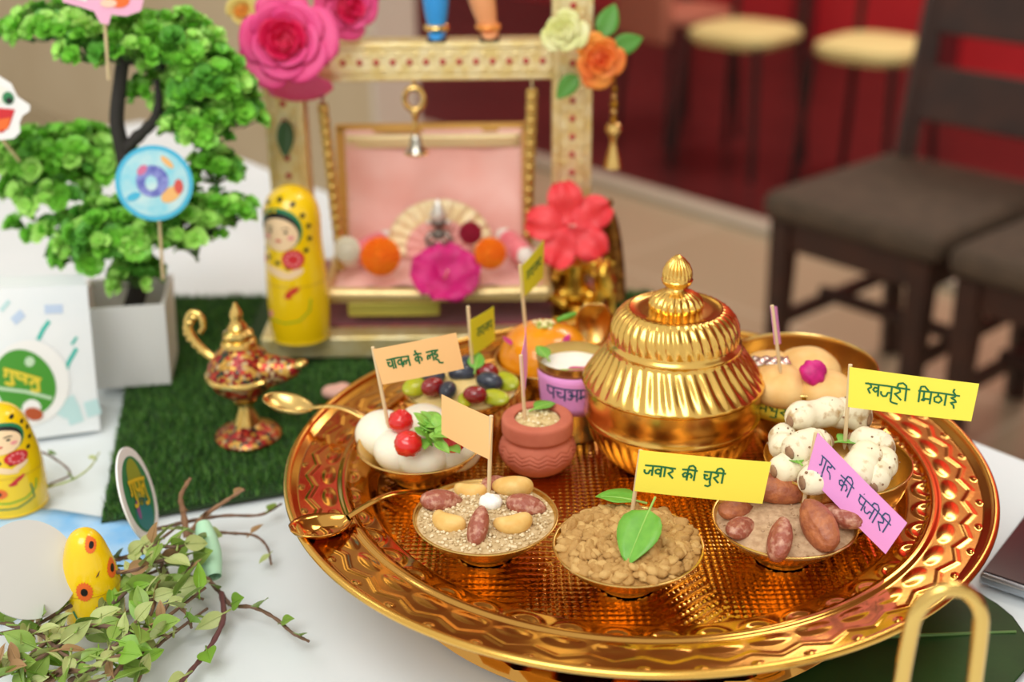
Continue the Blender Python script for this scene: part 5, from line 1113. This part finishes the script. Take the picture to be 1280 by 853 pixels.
# oval looking sign: a round card turned away
c = Y(172, 618, float(P(185, 685, 0)[1])); r = 61/pxm(c); v_ = toC(172, 618, c[1]); side = _R*.96+_U*.27; side = side-v_*(side@v_); side /= np.linalg.norm(side); ax = v_*.33+side*.944
SG = [mat('sign olive', (150, 160, 50), .5), mat('sign green', (46, 130, 80), .5), mat('sign teal', (40, 128, 130), .5), mat('sign yellow', (226, 196, 40), .5), mat('sign violet', (150, 90, 150), .5), WHITE]
upv = np.cross(ax, np.cross(_U-.28*_R, ax)); dec = [(ellipse(0, 0, .80, .80, 40), 1, .0002), (ellipse(.25, .0, .5, .42, 30), 0, .0004), (ellipse(-.42, 0, .34, .5, 24), 2, .0004), (ellipse(-.3, .3, .2, .1, 12), 4, .0006)]
sgn, Rg_ = disc_sign('round_sign', 'round white-rimmed green sign turned sideways at the corner of the grass mat', c, r, ax, upv, WHITE, SG, dec, [c, c-np.array([-.006, 0, c[2]-.001])], cat='sign')
b = MB(); st, tw = strokes([['ga', 'u', 'pa', 'ta', 'u']])
for q in st: b.ribbon_on(lambda u, v: Rg_@np.array([u, v, .0016]), [(.10*r+(bb-.5)*.36*r, (.52-1.0*a/tw)*r*1.0) for a, bb in q], .0022)
b.build('lettering', SG[3], sgn, ang=180)
c = Y(36, 712, float(P(50, 800, 0)[1])); r = 63/pxm(c)
disc_sign('round_sign', 'blank back of a white round card on a stick in front of the creeper', c, r, toC(36, 712, c[1])+_R*.50+_U*.30, (1, 0, 0), GREYW, None, None, [Y(45, 752, c[1]-.003), Y(52, 815, c[1]-.004)], .0014)
bm = MB(); bm.box((0, 0, 0), (.004, .0016, .008)); bm.build('tape_bump', GREYW, bpy.data.objects['round_sign.001'], loc=tuple(Y(46, 754, c[1]-.004)-c), bevel=.0006)
# cut-out at the left edge
c = Y(8, 135, YT-.05); k = 1/pxm(c)
t = thing('cutout_topper', 'white bordered colourful cut-out card at the left edge above the bonsai', 'cut-out', tuple(c))
out = np.array([(-60, 52), (-12, 44), (8, 30), (14, 14), (28, 3), (27, -4), (18, -10), (14, -18), (14, -30), (6, -38), (-60, -44)])*k; Rc = rot_to(toC(8, 135, YT), (1, 0, 0))
b = MB(); b.prism(out, -.0006, .0006, R=Rc); b.build('card', WHITE, t, smooth=False)
b = MB(); f_ = lambda e: (lambda u, v: Rc@np.array([u, v, .0006+e])); b.disc_on(f_(.0004), np.array([(-60, -4), (-8, 0), (10, -2), (6, -12), (2, -22), (-6, -30), (-60, -34)])*k, 0); b.disc_on(f_(.0003), np.array([(-60, 34), (-20, 36), (4, 22), (10, 6), (-60, 4)])*k, 3); b.disc_on(f_(.0006), ellipse(3*k, 12*k, 7*k, 8*k), 1); b.disc_on(f_(.0008), ellipse(4*k, 9*k, 4*k, 4*k), 2); b.disc_on(f_(.0007), np.array([(-10, -14), (4, -12), (0, -26), (-14, -28)])*k, 4)
b.build('printed_picture', [REDP, mat('sign green', (46, 130, 80), .5), BLACKP, mat('pale print', (236, 236, 226), .5), ORP], t, ang=180)
b = MB(); b.tube([(-20*k, .0015, -30*k), (-22*k, .052, -112*k)], .0012, 8); b.build('stick', WOODPICK, t)
c = Y(140, 6, YT-.034); k = 1/pxm(c)
t = thing('cutout_topper', 'pink cut-out card on a stick above the bonsai, cut by the top frame edge', 'cut-out', tuple(c)); Rc = rot_to(toC(140, 6, YT), (1, 0, 0))
out = np.array([(-60, 60), (-58, 4), (-38, -2), (-22, -8), (-16, -22), (-6, -24), (-2, -12), (16, -14), (34, -8), (40, 10), (40, 60)])*k
b = MB(); b.prism(out, -.0006, .0006, R=Rc); b.build('card', mat('pink card', (238, 176, 206), .5), t, smooth=False)
b = MB(); b.disc_on(f_(.0004), np.array([(-50, 50), (-50, 10), (-30, 4), (-24, 30)])*k, 0); b.disc_on(f_(.0004), ellipse(8*k, 6*k, 14*k, 10*k), 1); b.disc_on(f_(.0006), ellipse(-4*k, 2*k, 10*k, 5*k), 2); b.build('printed_picture', [WHITE, ORP, mat('pale peach print', (246, 206, 180), .5)], t, ang=180)
b = MB(); b.tube([(-12*k, .0012, -14*k), (-24*k, .012, -98*k)], .0012, 8); b.build('stick', WOODPICK, t)

# ------------------------------------------------------------------ blue tissue and the creeper
cor = [P(-40, 640, 0), P(70, 640, 0), P(190, 658, 0), P(200, 690, 0), P(150, 735, 0), P(60, 760, 0), P(-40, 790, 0)]
g = np.array([(q[0], q[1]) for q in cor]); b = MB(); cc = g.mean(0); vs = [(cc[0], cc[1], .0012)]; fs = []
for r_ in np.linspace(.2, 1, 6):
    for q in g: w = cc+(q-cc)*r_; vs.append((w[0], w[1], .0011+.0008*math.sin(w[0]*120)*math.sin(w[1]*140)))
n = len(g)
for j in range(n): fs.append((0, 1+j, 1+(j+1) % n))
for a in range(5):
    for j in range(n): fs.append((1+a*n+j, 1+(a+1)*n+j, 1+(a+1)*n+(j+1) % n, 1+a*n+(j+1) % n))
b.add(vs, fs); tag(b.build('tissue_sheet', mat('blue watercolour tissue', (112, 184, 240), .7, var=((196, 222, 242), 22)), None, ang=180, solid=.0006), 'pale blue watercolour tissue sheet lying under the dolls at the left', 'paper')
b = MB(); g = np.array([[(.007*math.cos(a)*(.6+.4*math.sin(PI*s)), .036*s, .007*math.sin(a)*(.6+.4*math.sin(PI*s))+.006) for a in np.linspace(0, 2*PI, 14, endpoint=False)] for s in np.linspace(0, 1, 10)]); b.grid(g, cv=True); o = b.build('mint_wrap', mat('mint green paper', (178, 224, 190), .5, sss=.1), None, tuple(P(268, 728, .004)), ang=180); o.rotation_euler = (.5, 0, .35); tag(o, 'pale mint green rolled paper at the right end of the creeper', 'paper')

LV = [leaf_mesh(.016, .0105, .3, point=1.1), leaf_mesh(.013, .008, .6, point=1.2), leaf_mesh(.019, .010, .15, point=1.3), leaf_mesh(.011, .006, .9, point=1.0)]
LM = [LEAFD, LEAFP, mat('creeper leaf bright', (126, 172, 54), .45, sss=.1), DRY]
leaf_me = {}
for i, g in enumerate(LV):
    for j, m_ in enumerate(LM):
        b = MB(); b.grid(g); gv = g[:, 2]; b.tube(np.vstack([[[0, -.005, .0005]], gv[:-1]+[0, 0, .0002]]), np.linspace(.0006, .0002, len(gv)), 5)
        o = b.build('leaf', m_, None, ang=180); leaf_me[i, j] = o.data; bpy.data.objects.remove(o)
def vine(label, pts, r0=.0014, r1=.0008, leaves=8, group=None, dry=.1, size=1.0, m=TWIG, side=None):
    pts = np.array(pts); o0 = pts[0].copy(); t = thing('creeper_cutting', label, 'creeper', tuple(o0), 0, group)
    p_ = smoothline(pts-o0, 6); b = MB(); b.tube(p_, np.linspace(r0, r1, len(p_))*(1+.15*np.sin(np.arange(len(p_))*2.1)), 7)
    b.build('stem', m, t)
    for i in range(leaves):
        f = int((i+.7)/leaves*(len(p_)-1)); d = p_[min(f+1, len(p_)-1)]-p_[f-1 if f else 0]; a = math.atan2(d[1], d[0])-PI/2+(1 if i % 2 else -1)*rnd.uniform(.4, 1.2)
        j = 3 if rnd.random() < dry else rnd.choice([0, 0, 1, 1, 2])
        l = bpy.data.objects.new('leaf', leaf_me[rnd.choice([0, 1, 2, 0, 3]), j]); COL.objects.link(l); l.parent = t
        l.location = tuple(p_[f]+[0, 0, .001]); l.rotation_euler = (rnd.uniform(-.4, 1.2), rnd.uniform(-1.1, 1.1), a); l.scale = (size*rnd.uniform(.7, 1.15),)*3
    return t
def gp(l, zs=None): return [P(x, y, z) for x, y, z in l]
vine('creeper stem reaching furthest right over the white cloth, leaf at its tip', gp([(258, 722, .010), (276, 742, .006), (290, 757, .006), (318, 760, .010), (345, 774, .006), (366, 792, .005), (386, 802, .006)]), leaves=5, dry=0)
vine('reddish creeper stem curving down at the right of the heap', gp([(277, 742, .007), (279, 775, .008), (262, 810, .006), (242, 835, .006), (222, 858, .010)]), .0016, .0012, leaves=3, dry=0, m=mat('reddish twig', (104, 62, 62), .6))
vine('thin creeper tip with a yellow bud, lying right of the brown knot', gp([(236, 672, .016), (262, 666, .014), (290, 667, .016), (318, 670, .012), (334, 684, .008), (339, 706, .004)]), .0011, .0007, leaves=3, dry=.3, size=.7)
vine('grey twig running along the front edge of the grass mat', gp([(196, 662, .016), (236, 652, .016), (280, 645, .012), (325, 644, .009), (352, 630, .010)]), .0013, .0008, leaves=2, dry=.6, size=.6)
vine('brown dry twig rising from the knot against the grass mat', gp([(234, 672, .012), (229, 640, .026), (226, 620, .036), (238, 598, .046)]), .0022, .0010, leaves=2, dry=1, size=.6, m=mat('dry brown twig', (150, 112, 84), .8))
vine('brown dry twig slanting up right from the knot over the mat', gp([(236, 668, .012), (256, 645, .024), (280, 628, .032), (305, 612, .040)]), .0018, .0009, leaves=2, dry=1, size=.6, m=mat('dry brown twig', (150, 112, 84), .8))
vine('thin creeper stem lying beside the stout doll and gift bag', gp([(38, 560, .012), (66, 572, .010), (88, 592, .008), (66, 604, .010), (48, 612, .012)]), .0008, .0006, leaves=3, dry=0, size=.6)
vine('thin creeper stem curling below the gift bag corner', gp([(58, 610, .006), (90, 600, .012), (112, 585, .014), (124, 566, .012)]), .0008, .0005, leaves=2, dry=0, size=.6, m=LEAFP)
GV = 'heaped leafy creeper cuttings'
heap = [((-20, 800), (240, 690)), ((-10, 845), (230, 720)), ((10, 870), (262, 740)), ((60, 880), (255, 765)), ((-30, 770), (110, 830)), ((60, 745), (230, 700)), ((110, 790), (215, 655)), ((130, 860), (250, 700)), ((20, 830), (150, 760)), ((170, 870), (205, 700)), ((-20, 860), (90, 790)), ((150, 700), (245, 680)), ((30, 790), (215, 800)), ((90, 850), (200, 740)), ((-10, 815), (60, 860)), ((190, 690), (240, 790)), ((140, 740), (250, 745)), ((60, 850), (160, 815))]
for i, (a, e) in enumerate(heap):
    n = 6; pts = []; bow = rnd.uniform(-14, 14); z0, z1 = rnd.uniform(.004, .022), rnd.uniform(.006, .032)
    for j in range(n):
        f = j/(n-1); pts.append(P(a[0]+(e[0]-a[0])*f+rnd.uniform(-6, 6), a[1]+(e[1]-a[1])*f+bow*math.sin(PI*f)+rnd.uniform(-5, 5), max(.003, z0+(z1-z0)*f+.008*math.sin(PI*f))))
    vine('leafy creeper cutting lying in the heap at the front left', pts, rnd.uniform(.0011, .0017), .0008, leaves=rnd.randint(9, 13), group=GV, dry=.08, size=1.05)

# ------------------------------------------------------------------ lower right: green leaf, tablet, brass loop
LFM = mat('banana leaf green', (34, 62, 28), .6, spec=.3, var=((44, 78, 34), 20), bump=(.2, 120))
cor = [P(640, 835, 0), P(700, 900, 0), P(1000, 960, 0), P(1300, 880, 0), P(1290, 792, 0), P(1245, 755, 0), P(1212, 736, 0), P(1100, 700, 0), P(850, 740, 0)]
lfp = thing('banana_leaf', 'wide dark green leaf lying on the cloth under the tray at the right', 'leaf', tuple(P(1000, 820, 0)+[0, 0, .0])); o0 = np.array(lfp.location)
g = np.array(cor)[:, :2]; cc = g.mean(0); b = MB(); vs = [(cc[0]-o0[0], cc[1]-o0[1], .0006)]; fs = []; n = len(g)
rr_ = np.linspace(.1, 1, 10)
for r_ in rr_:
    for q in g: w = cc+(q-cc)*r_; vs.append((w[0]-o0[0], w[1]-o0[1], .0006+.0012*(1+math.sin(w[0]*60+w[1]*40))*(math.hypot(w[0], w[1]) > .155)))
for j in range(n): fs.append((0, 1+j, 1+(j+1) % n))
for a in range(9):
    for j in range(n): fs.append((1+a*n+j, 1+(a+1)*n+j, 1+(a+1)*n+(j+1) % n, 1+a*n+(j+1) % n))
b.add(vs, fs); b.build('blade', LFM, lfp, ang=180, solid=.0005, sub=1)
b = MB(); b.tube([(P(660, 850, .002)-o0), (P(1000, 800, .0025)-o0), (P(1270, 790, .003)-o0)], [.002, .0015, .0008], 8); b.build('midrib', mat('leaf midrib', (86, 120, 58), .5), lfp)
tq = P(1222, 730, .001); tabl = thing('tablet', 'black tablet with a silver edge at the right frame edge', 'tablet', tuple(tq))
e1 = P(1300, 757, 0)-P(1222, 730, 0); e1 /= np.linalg.norm(e1); e2 = P(1285, 630, .008)-P(1222, 730, 0); e2[2] = 0; e2 -= e1*(e1@e2); e2 /= np.linalg.norm(e2)
Rt = np.stack([e1, e2, [0, 0, 1]], 1); b = MB(); b.box(Rt@np.array([.075, .052, .0035]), (.15, .104, .007), Rt); b.build('case', mat('silver aluminium', (176, 182, 190), .3, .9), tabl, bevel=.002)
b = MB(); b.box(Rt@np.array([.075, .053, .0072]), (.148, .100, .0010), Rt); b.build('screen', mat('black glass', (26, 16, 20), .12), tabl, bevel=.0004)
hy = -.235; hb = Y(1190, 735, hy); k = 1/pxm(hb)
hnd = thing('brass_bell', 'brass hand bell whose blurred loop handle stands in the lower right foreground', 'bell', (hb[0], hy, .0028))
HT = hb[2]-.0028; b = MB(); w = 45*k
pts = [(-w*1.12, 0, HT-270*k), (-w*1.0, 0, HT-80*k), (-w*.86, 0, HT-34*k), (-w*.45, 0, HT-8*k), (0, 0, HT-2*k), (w*.45, 0, HT-8*k), (w*.86, 0, HT-34*k), (w*1.0, 0, HT-80*k), (w*1.12, 0, HT-270*k)]
b.tube(smoothline(pts), 10.5*k, 14); b.build('loop_handle', mat('polished brass', (226, 190, 110), .25, 1), hnd)
zb = HT-266*k; b = MB(); b.lathe([(0, zb+.004), (w*1.25, zb+.003), (w*1.3, zb-.002), (w*1.5, zb*.5), (w*1.9, .004), (w*2, 0), (w*1.85, 0), (w*1.3, zb*.5), (0, zb-.005)][::-1], 40); b.build('bell_body', BRASS, hnd)
